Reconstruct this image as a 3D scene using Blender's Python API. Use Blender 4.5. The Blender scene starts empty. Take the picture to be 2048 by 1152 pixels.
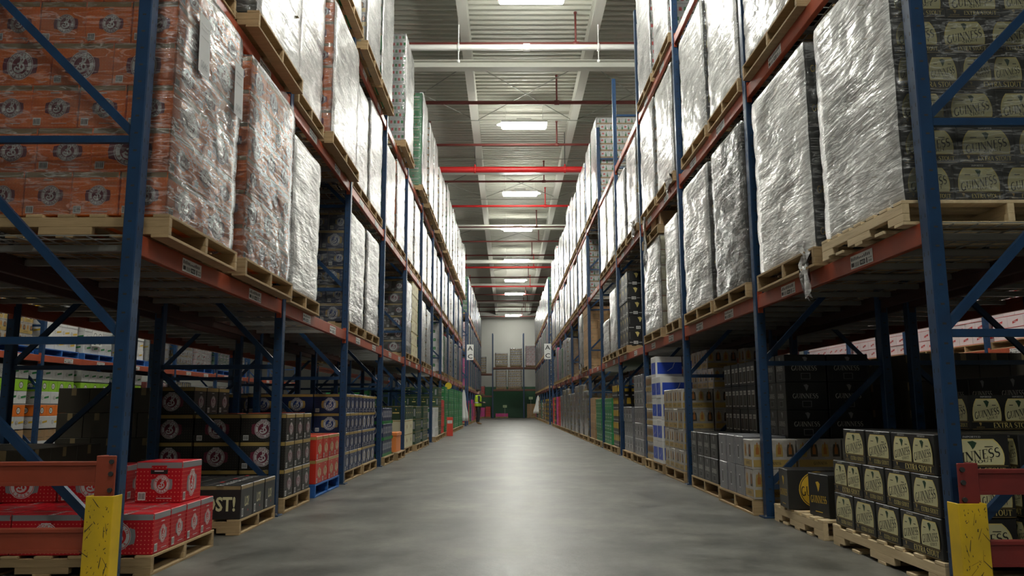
import bpy, math, random
from mathutils import Vector, Matrix, noise
PI = math.pi
R = math.radians
rnd = random.Random(7)
scn = bpy.context.scene
col = scn.collection

# ------------------------------------------------------------------ camera
CAM_H, PITCH, YAW, ROLL, FPX = 0.93, 0.1508, -0.0065, -0.0043, 1560.6
cd = bpy.data.cameras.new('camera')
cd.sensor_width = 36.0
cd.lens = FPX / 2048 * 36
cd.clip_start = 0.05
cd.clip_end = 300
cam = bpy.data.objects.new('camera', cd)
col.objects.link(cam)
cam.matrix_world = (Matrix.Translation((0, 0, CAM_H)) @ Matrix.Rotation(YAW, 4, 'Z')
                    @ Matrix.Rotation(PI / 2 + PITCH, 4, 'X') @ Matrix.Rotation(ROLL, 4, 'Z'))
scn.camera = cam

# ------------------------------------------------------------------ world, exposure
w = bpy.data.worlds.new('world')
scn.world = w
w.use_nodes = True
w.node_tree.nodes['Background'].inputs[0].default_value = (0.9, 0.95, 1.0, 1)
w.node_tree.nodes['Background'].inputs[1].default_value = 0.4
scn.view_settings.view_transform = 'Standard'
scn.view_settings.look = 'None'
scn.view_settings.exposure = 1.95
scn.view_settings.gamma = 1
LAMP = 34.0            # strength of the fluorescent lenses
AISLE_LIGHTS = [-11.8, -5.4, 1.0, 7.3, 13.4, 20.0, 26.8, 32.4, 39.6, 46.0, 51.6, 64.0]
SIDE_LIGHTS = [4.2, 10.5, 16.0, 22.5, 29.0, 35.5]

# ------------------------------------------------------------------ place constants
BAY = 2.82
XL, XR = -2.047, 2.205          # front posts of both racks
YL, YR = 4.19, 3.946            # first upright of both racks
Z1, Z2, Z3 = 1.88, 3.80, 5.695  # beam tops
FD = 1.07                       # frame depth
CEIL = 9.185

# ------------------------------------------------------------------ materials
MATS = {}


def mat(name, c, rough=0.6, metal=0.0, var=0.0, nscale=6.0, nmix=0.0, nc=None, bump=0.0, emit=None, spec=0.5, stretch=None, alpha=None):
    """Principled with optional noise colour mottling, bump and a per-object brightness variation."""
    if name in MATS:
        return MATS[name]
    m = bpy.data.materials.new(name)
    m.use_nodes = True
    nt = m.node_tree
    b = nt.nodes['Principled BSDF']
    b.inputs['Base Color'].default_value = (*c, 1)
    b.inputs['Roughness'].default_value = rough
    b.inputs['Metallic'].default_value = metal
    b.inputs['Specular IOR Level'].default_value = spec
    src = None
    if nmix or bump:
        tc = nt.nodes.new('ShaderNodeTexCoord')
        mp = nt.nodes.new('ShaderNodeMapping')
        if stretch:
            mp.inputs['Scale'].default_value = stretch
        nt.links.new(tc.outputs['Object'], mp.inputs['Vector'])
        n = nt.nodes.new('ShaderNodeTexNoise')
        n.inputs['Scale'].default_value = nscale
        n.inputs['Detail'].default_value = 6
        nt.links.new(mp.outputs[0], n.inputs['Vector'])
        if nmix:
            rmp = nt.nodes.new('ShaderNodeMapRange')
            rmp.inputs['From Min'].default_value = 0.35
            rmp.inputs['From Max'].default_value = 0.7
            rmp.inputs['To Max'].default_value = nmix
            nt.links.new(n.outputs[0], rmp.inputs[0])
            mx = nt.nodes.new('ShaderNodeMix')
            mx.data_type = 'RGBA'
            mx.inputs[6].default_value = (*c, 1)
            mx.inputs[7].default_value = (*(nc or [x * 0.5 for x in c]), 1)
            nt.links.new(rmp.outputs[0], mx.inputs[0])
            src = mx.outputs[2]
        if bump:
            bp = nt.nodes.new('ShaderNodeBump')
            bp.inputs['Strength'].default_value = bump
            bp.inputs['Distance'].default_value = 0.01
            nt.links.new(n.outputs[0], bp.inputs['Height'])
            nt.links.new(bp.outputs[0], b.inputs['Normal'])
    if var:
        oi = nt.nodes.new('ShaderNodeObjectInfo')
        mr = nt.nodes.new('ShaderNodeMapRange')
        mr.inputs['To Min'].default_value = 1 - var
        mr.inputs['To Max'].default_value = 1 + var
        nt.links.new(oi.outputs['Random'], mr.inputs[0])
        hs = nt.nodes.new('ShaderNodeHueSaturation')
        hs.inputs['Color'].default_value = (*c, 1)
        nt.links.new(mr.outputs[0], hs.inputs['Value'])
        if src:
            nt.links.new(src, hs.inputs['Color'])
        src = hs.outputs[0]
    if src:
        nt.links.new(src, b.inputs['Base Color'])
    if emit:
        b.inputs['Emission Color'].default_value = (*emit[0], 1)
        b.inputs['Emission Strength'].default_value = emit[1]
    MATS[name] = m
    return m


def dotted(name, c, dot, n=44.0, rad=0.13, rough=0.42):
    """Printed board with a regular grid of small dots."""
    m = mat(name, c, rough, var=0.12, spec=0.4)
    nt = m.node_tree
    hs = [x for x in nt.nodes if x.type == 'HUE_SAT'][0]
    tc = nt.nodes.new('ShaderNodeTexCoord')
    sp = nt.nodes.new('ShaderNodeSeparateXYZ')
    nt.links.new(tc.outputs['Object'], sp.inputs[0])

    def mth(op, a, b=None, c_=None):
        k = nt.nodes.new('ShaderNodeMath')
        k.operation = op
        for i, v in enumerate((a, b, c_)):
            if v is None:
                continue
            if isinstance(v, (int, float)):
                k.inputs[i].default_value = v
            else:
                nt.links.new(v, k.inputs[i])
        return k.outputs[0]
    h = mth('ADD', sp.outputs[0], sp.outputs[1])
    fx = mth('SUBTRACT', mth('FRACT', mth('MULTIPLY', h, n)), 0.5)
    fz = mth('SUBTRACT', mth('FRACT', mth('MULTIPLY', sp.outputs[2], n)), 0.5)
    d = mth('SQRT', mth('ADD', mth('MULTIPLY', fx, fx), mth('MULTIPLY', fz, fz)))
    f = mth('LESS_THAN', d, rad)
    mx = nt.nodes.new('ShaderNodeMix')
    mx.data_type = 'RGBA'
    mx.inputs[6].default_value = (*c, 1)
    mx.inputs[7].default_value = (*dot, 1)
    nt.links.new(f, mx.inputs[0])
    nt.links.new(mx.outputs[2], hs.inputs['Color'])
    return m


def film_material(name, haze=0.2, rough=0.2, ior=1.75, fine=0.5, broad=0.5, tint=(0.93, 0.95, 0.95), wrinkle=0.35):
    """Stretch film: clear plastic pulled into long flat wrinkles, a little milky, with broad sagging folds."""
    m = bpy.data.materials.new(name)
    m.use_nodes = True
    nt = m.node_tree
    nt.nodes.clear()
    N = nt.nodes.new
    L = nt.links.new

    def math_(op, a, b=None, clamp=False):
        k = N('ShaderNodeMath')
        k.operation = op
        k.use_clamp = clamp
        for i_, v_ in enumerate((a, b)):
            if v_ is None:
                continue
            if isinstance(v_, (int, float)):
                k.inputs[i_].default_value = v_
            else:
                L(v_, k.inputs[i_])
        return k.outputs[0]

    def rng(v_, a, b, c, d):
        k = N('ShaderNodeMapRange')
        k.inputs['From Min'].default_value = a
        k.inputs['From Max'].default_value = b
        k.inputs['To Min'].default_value = c
        k.inputs['To Max'].default_value = d
        L(v_, k.inputs[0])
        return k.outputs[0]
    tc = N('ShaderNodeTexCoord')
    geo = N('ShaderNodeNewGeometry')
    oi = N('ShaderNodeObjectInfo')
    add = N('ShaderNodeVectorMath')
    add.operation = 'ADD'
    L(geo.outputs['Position'], add.inputs[0])
    L(math_('MULTIPLY', oi.outputs['Random'], 37.0), add.inputs[1])

    def noise_(scl, rot, scale, det, rough_=.5, dist=0.0):
        mp = N('ShaderNodeMapping')
        mp.inputs['Scale'].default_value = scl
        mp.inputs['Rotation'].default_value = rot
        L(add.outputs[0], mp.inputs['Vector'])
        n_ = N('ShaderNodeTexNoise')
        n_.inputs['Scale'].default_value = scale
        n_.inputs['Detail'].default_value = det
        n_.inputs['Roughness'].default_value = rough_
        n_.inputs['Distortion'].default_value = dist
        L(mp.outputs[0], n_.inputs['Vector'])
        return n_.outputs[0]
    n1 = noise_((1.0, 1.0, 11.0), (R(10), R(5), 0), 2.6, 5, .6, .25)      # pulled wrinkles
    n2 = noise_((1, 1, 1.3), (0, 0, 0), 2.3, 3, .5)                         # broad folds
    n3 = noise_((1, 1, 5), (R(-28), R(20), 0), 4.0, 4, .6, .4)             # slanting creases
    ridge = rng(math_('ABSOLUTE', math_('SUBTRACT', n3, 0.5)), 0.0, 0.035, wrinkle, 0.0)
    cloud = rng(n2, .35, .65, haze * .55, haze * 1.35)
    fac = math_('ADD', ridge, cloud, True)
    h = math_('ADD', math_('MULTIPLY', n1, fine * .011), math_('MULTIPLY', n2, broad * .13))
    h = math_('ADD', h, math_('MULTIPLY', n3, fine * .014))
    bp = N('ShaderNodeBump')
    bp.inputs['Strength'].default_value = 1.0
    bp.inputs['Distance'].default_value = 1.0
    L(h, bp.inputs['Height'])
    tr = N('ShaderNodeBsdfTransparent')
    tr.inputs[0].default_value = (0.97, 0.98, 0.98, 1)
    df = N('ShaderNodeBsdfDiffuse')
    df.inputs[0].default_value = (*tint, 1)
    L(bp.outputs[0], df.inputs['Normal'])
    m1 = N('ShaderNodeMixShader')
    L(fac, m1.inputs[0])
    L(tr.outputs[0], m1.inputs[1])
    L(df.outputs[0], m1.inputs[2])
    gm = N('ShaderNodeMixShader')       # soft sheen of many plies plus sharp glints
    gm.inputs[0].default_value = .5
    for k_, r_ in ((1, rough * 1.8), (2, rough * .5)):
        gl = N('ShaderNodeBsdfGlossy')
        gl.inputs['Roughness'].default_value = r_
        L(bp.outputs[0], gl.inputs['Normal'])
        L(gl.outputs[0], gm.inputs[k_])
    fr = N('ShaderNodeFresnel')
    fr.inputs['IOR'].default_value = ior
    L(bp.outputs[0], fr.inputs['Normal'])
    m2 = N('ShaderNodeMixShader')
    L(fr.outputs[0], m2.inputs[0])
    L(m1.outputs[0], m2.inputs[1])
    L(gm.outputs[0], m2.inputs[2])
    out = N('ShaderNodeOutputMaterial')
    L(m2.outputs[0], out.inputs[0])
    MATS[name] = m
    return m


M_FILM = film_material('clear_film', haze=0.05, wrinkle=0.20, ior=1.55, rough=.1)
M_FILM1 = film_material('hazy_lit_film', haze=0.12, wrinkle=0.3, ior=1.6, rough=.17, fine=.6, broad=.3, tint=(.97, .97, .96))  # part of this white haze stands in for aisle light on load sides
M_FILM2 = film_material('milky_film', haze=0.40, wrinkle=0.42, ior=2.1, rough=.17, fine=.65, broad=.32, tint=(.98, .98, .97))
M_FILM3 = film_material('heavy_lit_film', haze=0.62, wrinkle=0.5, ior=1.9, rough=.17, fine=.65, broad=.3, tint=(.98, .98, .97))  # thickest haze, with the bright aisle light painted in as well
BLUE = mat('rack_blue', (0.009, 0.045, 0.12), 0.4, nmix=0.5, nscale=9, nc=(0.007, 0.022, 0.06), spec=0.5)
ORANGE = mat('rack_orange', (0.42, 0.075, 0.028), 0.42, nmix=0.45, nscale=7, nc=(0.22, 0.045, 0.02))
ORANGE_SHADE = mat('rear_beam_shaded_orange', (0.05, 0.018, 0.013), 0.6)  # rack orange darkened: shade under the shelves painted into the rear beams
WOOD = mat('pallet_wood', (0.42, 0.29, 0.15), 0.75, var=0.18, nmix=0.6, nscale=5, nc=(0.28, 0.19, 0.09), bump=0.3, stretch=(1, 9, 9))
WOODL = mat('fresh_pallet_wood', (0.66, 0.52, 0.32), 0.75, var=0.1, nmix=0.4, nscale=5, nc=(0.42, 0.3, 0.16), bump=0.2, stretch=(9, 1, 9))
BLUEWOOD = mat('blue_pallet_paint', (0.015, 0.12, 0.42), 0.6, nmix=0.4, nscale=8)
YELLOW = mat('guard_yellow', (0.80, 0.52, 0.015), 0.5, nmix=.8, nscale=5, nc=(0.5, 0.34, 0.02))
SCUFF = mat('scuff_black', (0.03, 0.03, 0.03), 0.8)
STEEL = mat('galvanised_wire', (0.38, 0.38, 0.36), 0.4, 0.6)
WHITE = mat('label_white', (0.8, 0.8, 0.78), 0.5)
BLACK = mat('print_black', (0.02, 0.02, 0.02), 0.5)
KRAFT = mat('kraft_board', (0.42, 0.26, 0.13), 0.75, var=0.12, nmix=0.3, nscale=5)
TAPE = mat('brown_tape', (0.30, 0.22, 0.11), 0.4)
GOLD = mat('gold_print', (0.42, 0.29, 0.09), 0.4)
GREYP = mat('grey_print', (0.25, 0.25, 0.26), 0.4)
SILV = mat('silver_print', (0.62, 0.62, 0.62), 0.4)
CREAM = mat('cream_print', (0.66, 0.62, 0.36), 0.45)
MAROON = mat('maroon_print', (0.16, 0.02, 0.045), 0.45)
REDP = mat('red_print', (0.55, 0.02, 0.02), 0.45)
NAVYP = mat('navy_print', (0.02, 0.05, 0.22), 0.45)
GREENP = mat('green_print', (0.02, 0.2, 0.05), 0.45)
YELP = mat('yellow_print', (0.72, 0.46, 0.04), 0.45)
TEXTG = mat('text_gold', (0.75, 0.62, 0.22), 0.45)
TEXTW = mat('text_grey_white', (0.6, 0.6, 0.55), 0.45)

B_ORANGE = dotted('orange_board', (0.80, 0.19, 0.03), (0.85, 0.35, 0.12))
B_RED = dotted('red_board', (0.47, 0.007, 0.016), (0.72, 0.3, 0.2))
B_BROWN = dotted('black_brown_board', (0.022, 0.02, 0.018), (0.10, 0.08, 0.05))
B_NAVY = dotted('navy_board', (0.012, 0.025, 0.085), (0.04, 0.06, 0.16))
B_REDGOLD = dotted('scarlet_board', (0.55, 0.03, 0.016), (0.6, 0.05, 0.03))
B_BLACK = mat('black_board', (0.018, 0.018, 0.018), 0.38, var=0.15)
B_TAN = mat('tan_black_board', (0.06, 0.05, 0.036), 0.5, var=0.15)
B_WHITE = mat('white_board', (0.66, 0.66, 0.65), 0.55, var=0.08)
B_CREAM = mat('cream_board', (0.75, 0.70, 0.48), 0.5, var=0.06)
B_GREEN = mat('green_board', (0.02, 0.22, 0.07), 0.45, var=0.15)
B_DKGREEN = mat('dark_green_board', (0.02, 0.06, 0.03), 0.45, var=0.15)
B_GREY = mat('grey_shrink_pack', (0.20, 0.20, 0.22), 0.3, var=0.12, nmix=0.5, nscale=16)
B_PINK = mat('pink_white_board', (0.72, 0.6, 0.62), 0.5, var=0.08)
B_BLUE = mat('blue_board', (0.03, 0.07, 0.36), 0.45, var=0.1)
B_MAGENTA = mat('magenta_board', (0.7, 0.06, 0.3), 0.5, var=0.15)
B_REDPLAIN = mat('plain_red_board', (0.6, 0.04, 0.03), 0.5, var=0.2)
B_PALE = mat('pale_shrink_pack', (0.42, 0.40, 0.37), 0.35, var=0.25, nmix=0.5, nscale=14, nc=(0.2, 0.16, 0.13))


# ------------------------------------------------------------------ mesh builder
class G:
    def __init__(s):
        s.v, s.f, s.m, s.mats = [], [], [], []

    def mi(s, m):
        if m not in s.mats:
            s.mats.append(m)
        return s.mats.index(m)

    def add(s, vs, fs, m):
        o = len(s.v)
        s.v += [tuple(p) for p in vs]
        s.f += [tuple(i + o for i in f) for f in fs]
        s.m += [s.mi(m)] * len(fs)

    def box(s, x0, x1, y0, y1, z0, z1, m, c=0.0):
        if c <= 0:
            vs = [(x, y, z) for z in (z0, z1) for y in (y0, y1) for x in (x0, x1)]
            s.add(vs, [(0, 2, 3, 1), (4, 5, 7, 6), (0, 1, 5, 4), (2, 6, 7, 3), (0, 4, 6, 2), (1, 3, 7, 5)], m)
            return
        c = min(c, (x1 - x0) * .45, (y1 - y0) * .45, (z1 - z0) * .45)
        cx, cy, cz = (x0 + x1) / 2, (y0 + y1) / 2, (z0 + z1) / 2
        hx, hy, hz = (x1 - x0) / 2, (y1 - y0) / 2, (z1 - z0) / 2
        vs, idx = [], {}
        for sx in (-1, 1):
            for sy in (-1, 1):
                for sz in (-1, 1):
                    for ax in range(3):
                        p = [cx + sx * (hx - c), cy + sy * (hy - c), cz + sz * (hz - c)]
                        p[ax] = (cx + sx * hx, cy + sy * hy, cz + sz * hz)[ax]
                        idx[(sx, sy, sz, ax)] = len(vs)
                        vs.append(p)
        fs = []

        def q(ks, n):
            pts = [Vector(vs[idx[k]]) for k in ks]
            nn = (pts[1] - pts[0]).cross(pts[2] - pts[0])
            ks2 = ks if nn.dot(Vector(n)) > 0 else ks[::-1]
            fs.append(tuple(idx[k] for k in ks2))
        S = (-1, 1)
        for a in S:
            q([(a, -1, -1, 0), (a, 1, -1, 0), (a, 1, 1, 0), (a, -1, 1, 0)], (a, 0, 0))
            q([(-1, a, -1, 1), (1, a, -1, 1), (1, a, 1, 1), (-1, a, 1, 1)], (0, a, 0))
            q([(-1, -1, a, 2), (1, -1, a, 2), (1, 1, a, 2), (-1, 1, a, 2)], (0, 0, a))
            for b in S:
                q([(a, b, -1, 0), (a, b, 1, 0), (a, b, 1, 1), (a, b, -1, 1)], (a, b, 0))
                q([(a, -1, b, 0), (a, 1, b, 0), (a, 1, b, 2), (a, -1, b, 2)], (a, 0, b))
                q([(-1, a, b, 1), (1, a, b, 1), (1, a, b, 2), (-1, a, b, 2)], (0, a, b))
                for d in S:
                    q([(a, b, d, 0), (a, b, d, 1), (a, b, d, 2)], (a, b, d))
        s.add(vs, fs, m)

    def bar(s, a, b, r, m, n=6, r2=None):
        """Round bar from a to b."""
        a, b = Vector(a), Vector(b)
        d = (b - a).normalized()
        u = d.cross(Vector((0, 0, 1)))
        if u.length < 1e-4:
            u = Vector((1, 0, 0))
        u.normalize()
        v = d.cross(u)
        r2 = r if r2 is None else r2
        vs = [a + (u * math.cos(t) + v * math.sin(t)) * r for t in [2 * PI * i / n for i in range(n)]]
        vs += [b + (u * math.cos(t) + v * math.sin(t)) * r2 for t in [2 * PI * i / n for i in range(n)]]
        fs = [(i, i + n, (i + 1) % n + n, (i + 1) % n) for i in range(n)]
        fs += [tuple(range(n)), tuple(range(2 * n - 1, n - 1, -1))]
        s.add(vs, fs, m)

    def beam(s, a, b, w_, t, m):
        """Flat strip bar in the xz plane from a to b, w_ wide, t deep in y."""
        a, b = Vector(a), Vector(b)
        d = (b - a).normalized()
        u = Vector((-d.z, 0, d.x)) * w_ / 2
        vs = []
        for y in (-t / 2, t / 2):
            for p in (a - u, a + u, b + u, b - u):
                vs.append((p.x, p.y + y, p.z))
        s.add(vs, [(0, 1, 2, 3), (7, 6, 5, 4), (0, 4, 5, 1), (1, 5, 6, 2), (2, 6, 7, 3), (3, 7, 4, 0)], m)

    def mesh(s, name):
        me = bpy.data.meshes.new(name)
        me.from_pydata(s.v, [], s.f)
        for m in s.mats:
            me.materials.append(m)
        me.polygons.foreach_set('material_index', s.m)
        me.update()
        return me

    def obj(s, name, parent=None, loc=None, smooth=False):
        me = s.mesh(name)
        if smooth:
            me.polygons.foreach_set('use_smooth', [True] * len(me.polygons))
        return put(name, me, parent, loc)


def put(name, me, parent=None, loc=None, rz=0.0, sc=None):
    o = bpy.data.objects.new(name, me)
    col.objects.link(o)
    if parent:
        o.parent = parent
    if loc:
        o.location = loc
    if rz:
        o.rotation_euler = (0, 0, rz)
    if sc:
        o.scale = sc
    return o


def thing(name, label, cat, loc=(0, 0, 0), rz=0.0, group=None, me=None):
    o = put(name, me, None, loc, rz)
    tag(o, label, cat, group)
    return o


def tag(o, label, cat, group=None):
    o['label'] = label
    o['category'] = cat
    if group:
        o['group'] = group
    return o


def struct(o):
    o['kind'] = 'structure'
    return o


ORD = ['first', 'second', 'third', 'fourth', 'fifth', 'sixth', 'seventh', 'eighth', 'ninth', 'tenth', 'eleventh', 'twelfth',
       'thirteenth', 'fourteenth', 'fifteenth', 'sixteenth', 'seventeenth', 'eighteenth', 'nineteenth', 'twentieth',
       'twenty-first', 'twenty-second', 'twenty-third', 'twenty-fourth', 'twenty-fifth', 'twenty-sixth', 'twenty-seventh', 'twenty-eighth']

# ------------------------------------------------------------------ lettering
_TX = {}


def sans(s_, bold=0.02):
    """Triangulated sans lettering, height about 1, centred; list of polygons."""
    k = (s_, bold)
    if k in _TX:
        return _TX[k]
    cu = bpy.data.curves.new('lettering', 'FONT')
    cu.body = s_
    cu.resolution_u = 2
    cu.offset = bold
    cu.size = 1.4
    o = bpy.data.objects.new('lettering', cu)
    me = o.to_mesh()
    vs = [(v.co.x, v.co.y) for v in me.vertices]
    ps = [[vs[i] for i in p.vertices] for p in me.polygons]
    o.to_mesh_clear()
    bpy.data.objects.remove(o)
    bpy.data.curves.remove(cu)
    if vs:
        x0, x1 = min(v[0] for v in vs), max(v[0] for v in vs)
        ps = [[(x - (x0 + x1) / 2, y - 0.5) for x, y in p] for p in ps]
    _TX[k] = (ps, (x1 - x0) if vs else 1)
    return _TX[k]


def arc(cx, cy, rx, ry, a0, a1, n=8):
    return [(cx + rx * math.cos(R(a0 + (a1 - a0) * i / n)), cy + ry * math.sin(R(a0 + (a1 - a0) * i / n))) for i in range(n + 1)]


def stroke(pts, w0, w1=None):
    """A polyline as quads, w0 wide at the ends and w1 in the middle."""
    w1 = w0 if w1 is None else w1
    out, prev, n = [], None, len(pts)
    for i, p in enumerate(pts):
        a, b = pts[max(i - 1, 0)], pts[min(i + 1, n - 1)]
        dx, dy = b[0] - a[0], b[1] - a[1]
        l = math.hypot(dx, dy) or 1
        ww = (w0 + (w1 - w0) * math.sin(PI * i / max(n - 1, 1))) / 2
        q = ((p[0] - dy / l * ww, p[1] + dx / l * ww), (p[0] + dy / l * ww, p[1] - dx / l * ww))
        if prev:
            out.append([prev[1], q[1], q[0], prev[0]])
        prev = q
    return out


TH, TN = 0.17, 0.06


def _ser(x, y, w_=0.26):
    return [[(x - w_ / 2, y - .025), (x + w_ / 2, y - .025), (x + w_ / 2, y + .025), (x - w_ / 2, y + .025)]]


def glyph(c):
    L_ = lambda *p, t=TH: stroke(list(p), t)
    if c == 'G':
        return stroke(arc(.42, .5, .35, .47, 50, 340, 12), TN, TH), .85, _ser(.7, .42) + L_((.71, .02), (.71, .42))
    if c == 'U':
        return L_((.2, 1), (.2, .35)) + stroke([(.2, .38)] + arc(.45, .32, .25, .28, 180, 360, 6) + [(.7, .38)], TH, TN), .9, L_((.7, 1), (.7, .35), t=TN) + _ser(.2, .98) + _ser(.7, .98)
    if c == 'I':
        return L_((.2, 0), (.2, 1)), .4, _ser(.2, .98) + _ser(.2, .02)
    if c == 'N':
        return L_((.15, 0), (.15, 1), t=TN) + L_((.15, 1), (.75, 0)), .9, L_((.75, 0), (.75, 1), t=TN) + _ser(.13, .98) + _ser(.15, .02) + _ser(.75, .98)
    if c == 'E':
        return L_((.2, 0), (.2, 1)) + L_((.2, .97), (.62, .97), t=TN), .72, L_((.2, .03), (.65, .03), t=TN) + L_((.2, .52), (.5, .52), t=TN) + L_((.62, 1), (.62, .78), t=TN) + L_((.65, 0), (.65, .24), t=TN)
    if c == 'S':
        return stroke(arc(.33, .74, .22, .23, 30, 250, 7) + [(.36, .48)] + arc(.33, .26, .24, .24, 70, -150, 7), TN, TH), .66, []
    if c == 'X':
        return L_((.1, 1), (.65, 0)) + L_((.65, 1), (.1, 0), t=TN), .78, _ser(.1, .98) + _ser(.65, .98) + _ser(.1, .02) + _ser(.65, .02)
    if c == 'T':
        return L_((.36, 0), (.36, 1)) + L_((.03, .97), (.69, .97), t=TN), .72, _ser(.36, .02) + L_((.04, 1), (.04, .76), t=TN) + L_((.68, 1), (.68, .76), t=TN)
    if c == 'R':
        return L_((.2, 0), (.2, 1)) + stroke([(.2, .97)] + arc(.4, .74, .22, .23, 90, -90, 6) + [(.2, .5)], TN, TH), .8, L_((.4, .5), (.7, 0)) + _ser(.2, .02) + _ser(.2, .98)
    if c == 'A':
        return L_((.4, 1), (.7, 0)) + L_((.4, 1), (.1, 0), t=TN), .8, L_((.2, .33), (.6, .33), t=TN) + _ser(.1, .02) + _ser(.7, .02)
    if c == 'O':
        return stroke(arc(.42, .5, .33, .47, 90, 270, 8), TN, TH) + stroke(arc(.42, .5, .33, .47, -90, 90, 8), TN, TH), .85, []
    if c == 'M':
        return L_((.15, 0), (.15, 1), t=TN) + L_((.15, 1), (.5, .1)) + L_((.5, .1), (.85, 1), t=TN), 1.05, L_((.85, 0), (.85, 1))
    if c == 'P':
        return L_((.2, 0), (.2, 1)) + stroke([(.2, .97)] + arc(.4, .72, .24, .25, 90, -90, 6) + [(.2, .47)], TN, TH), .74, []
    if c == 'D':
        return L_((.2, 0), (.2, 1)) + stroke([(.2, .97)] + arc(.35, .5, .38, .47, 90, -90, 8) + [(.2, .03)], TN, TH), .85, []
    return [], .4, []


def serif(s_):
    """Serif lettering, height 1, centred; list of polygons."""
    k = ('serif', s_)
    if k in _TX:
        return _TX[k]
    x, ps = 0, []
    for i, c in enumerate(s_):
        a, adv, b = glyph(c)
        sc = 1.0
        for p in a + b:
            ps.append([(x + px * sc, py * sc - .5) for px, py in p])
        x += adv
    ps = [[(px - x / 2, py) for px, py in p] for p in ps]
    _TX[k] = (ps, x)
    return _TX[k]


def xf(ps, sx, sy=None, ox=0.0, oy=0.0, rot=0.0, shear=0.0):
    sy = sx if sy is None else sy
    c, s_ = math.cos(rot), math.sin(rot)
    out = []
    for p in ps:
        q = []
        for x, y in p:
            x, y = x * sx, y * sy
            x, y = x, y + shear * x
            q.append((ox + c * x - s_ * y, oy + s_ * x + c * y))
        out.append(q)
    return out


def fit(tx, width, height=None, ox=0.0, oy=0.0, shear=0.0):
    ps, w_ = tx
    sx = width / w_
    return xf(ps, sx, height if height else sx, ox, oy, 0, shear)


def disc(r, n=24, ox=0.0, oy=0.0, ry=None):
    return [[(ox + r * math.cos(2 * PI * i / n), oy + (ry or r) * math.sin(2 * PI * i / n)) for i in range(n)]]


def rect(x0, x1, y0, y1):
    return [[(x0, y0), (x1, y0), (x1, y1), (x0, y1)]]


def script_b():
    """The looping script letter in the middle of the round beer label."""
    s1 = stroke([(-.05, .55), (.12, .62), (.3, .5), (.22, .3), (.0, .18), (-.22, .12)], .1, .17)
    s2 = stroke([(.0, .16), (.25, .08), (.34, -.12), (.2, -.36), (-.1, -.45), (-.34, -.38), (-.42, -.2), (-.28, -.08), (-.12, -.2)], .1, .19)
    s3 = stroke([(.08, .6), (.0, .2), (-.02, -.15), (.1, -.3), (.4, -.22)], .08, .13)
    return s1 + s2 + s3


def ring_text(s_, r, size, centre, span, inside=False):
    out, n = [], len(s_)
    for i, c in enumerate(s_):
        if c == ' ':
            continue
        t = (i + .5) / n - .5
        if inside:
            a = centre + t * span
            rot = R(a) + PI / 2
        else:
            a = centre - t * span
            rot = R(a) - PI / 2
        ps, w_ = sans(c, 0.03)
        out += xf(ps, size * .95, size, r * math.cos(R(a)), r * math.sin(R(a)), rot)
    return out


def brook_logo(r, top, bottom, disc_m, ring_m, text_m, brk_m, letter_m, lite=False):
    """Round ring label with side brackets."""
    L_ = []
    for s_ in (-1, 1):
        L_.append((brk_m, [[(s_ * r * .8, -r * .62), (s_ * r * 1.28, -r * .5), (s_ * r * 1.36, 0), (s_ * r * 1.28, r * .5), (s_ * r * .8, r * .62)][::s_]]))
    L_.append((ring_m, disc(r)))
    L_.append((text_m, disc(r * .95)))
    L_.append((ring_m, disc(r * .9)))
    L_.append((disc_m, disc(r * .62)))
    if not lite:
        L_.append((text_m, ring_text(top, r * .76, r * .21, 90, 150) + ring_text(bottom, r * .76, r * .21, 270, 24 * len(bottom) if len(bottom) < 7 else 140, True)))
    L_.append((letter_m, xf(script_b(), r * .95, ox=0)))
    return L_


def barcode(x, z, w_=.05, h=.045, seed=1):
    q = random.Random(seed)
    bars, t = [], x - w_ * .42
    while t < x + w_ * .4:
        b = q.choice((.0016, .003, .0045)) * w_ / .05
        bars += rect(t, t + b, z - h * .36, z + h * .36)
        t += b + q.choice((.002, .003)) * w_ / .05
    return [(WHITE, rect(x - w_ / 2, x + w_ / 2, z - h / 2, z + h / 2)), (BLACK, bars)]


def arch(w_, h, z0, x0=0.0, n=7):
    """Oval bottle label, cut off flat at the foot and at the crown."""
    sd = []
    for i in range(n + 1):
        y = h * i / n
        sd.append((.5 * w_ * math.sqrt(max(0, 1 - ((y - .28 * h) / (1.0 * h)) ** 2)), y))
    pts = sd + [(-x, y) for x, y in sd[::-1]]
    return [[(x0 + x, z0 + y) for x, y in pts]]


def harp(x, z, s_):
    return [[(x - .5 * s_, z + .5 * s_), (x + .1 * s_, z + .62 * s_), (x + .5 * s_, z + .35 * s_), (x + .25 * s_, z - .3 * s_), (x + .02 * s_, z - .62 * s_), (x - .2 * s_, z)][::-1]]


def star(x, z, r):
    return [[(x, z), (x + r * math.cos(R(90 + 36 * i)) * (1 if i % 2 == 0 else .42), z + r * math.sin(R(90 + 36 * i)) * (1 if i % 2 == 0 else .42)),
             (x + r * math.cos(R(126 + 36 * i)) * (.42 if i % 2 == 0 else 1), z + r * math.sin(R(126 + 36 * i)) * (.42 if i % 2 == 0 else 1))] for i in range(10)]


def bottle(x, z, h, w_):
    return [[(x - w_ / 2, z), (x + w_ / 2, z), (x + w_ / 2, z + h * .5), (x + w_ * .18, z + h * .68), (x + w_ * .18, z + h), (x - w_ * .18, z + h), (x - w_ * .18, z + h * .68), (x - w_ / 2, z + h * .5)]]


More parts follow.
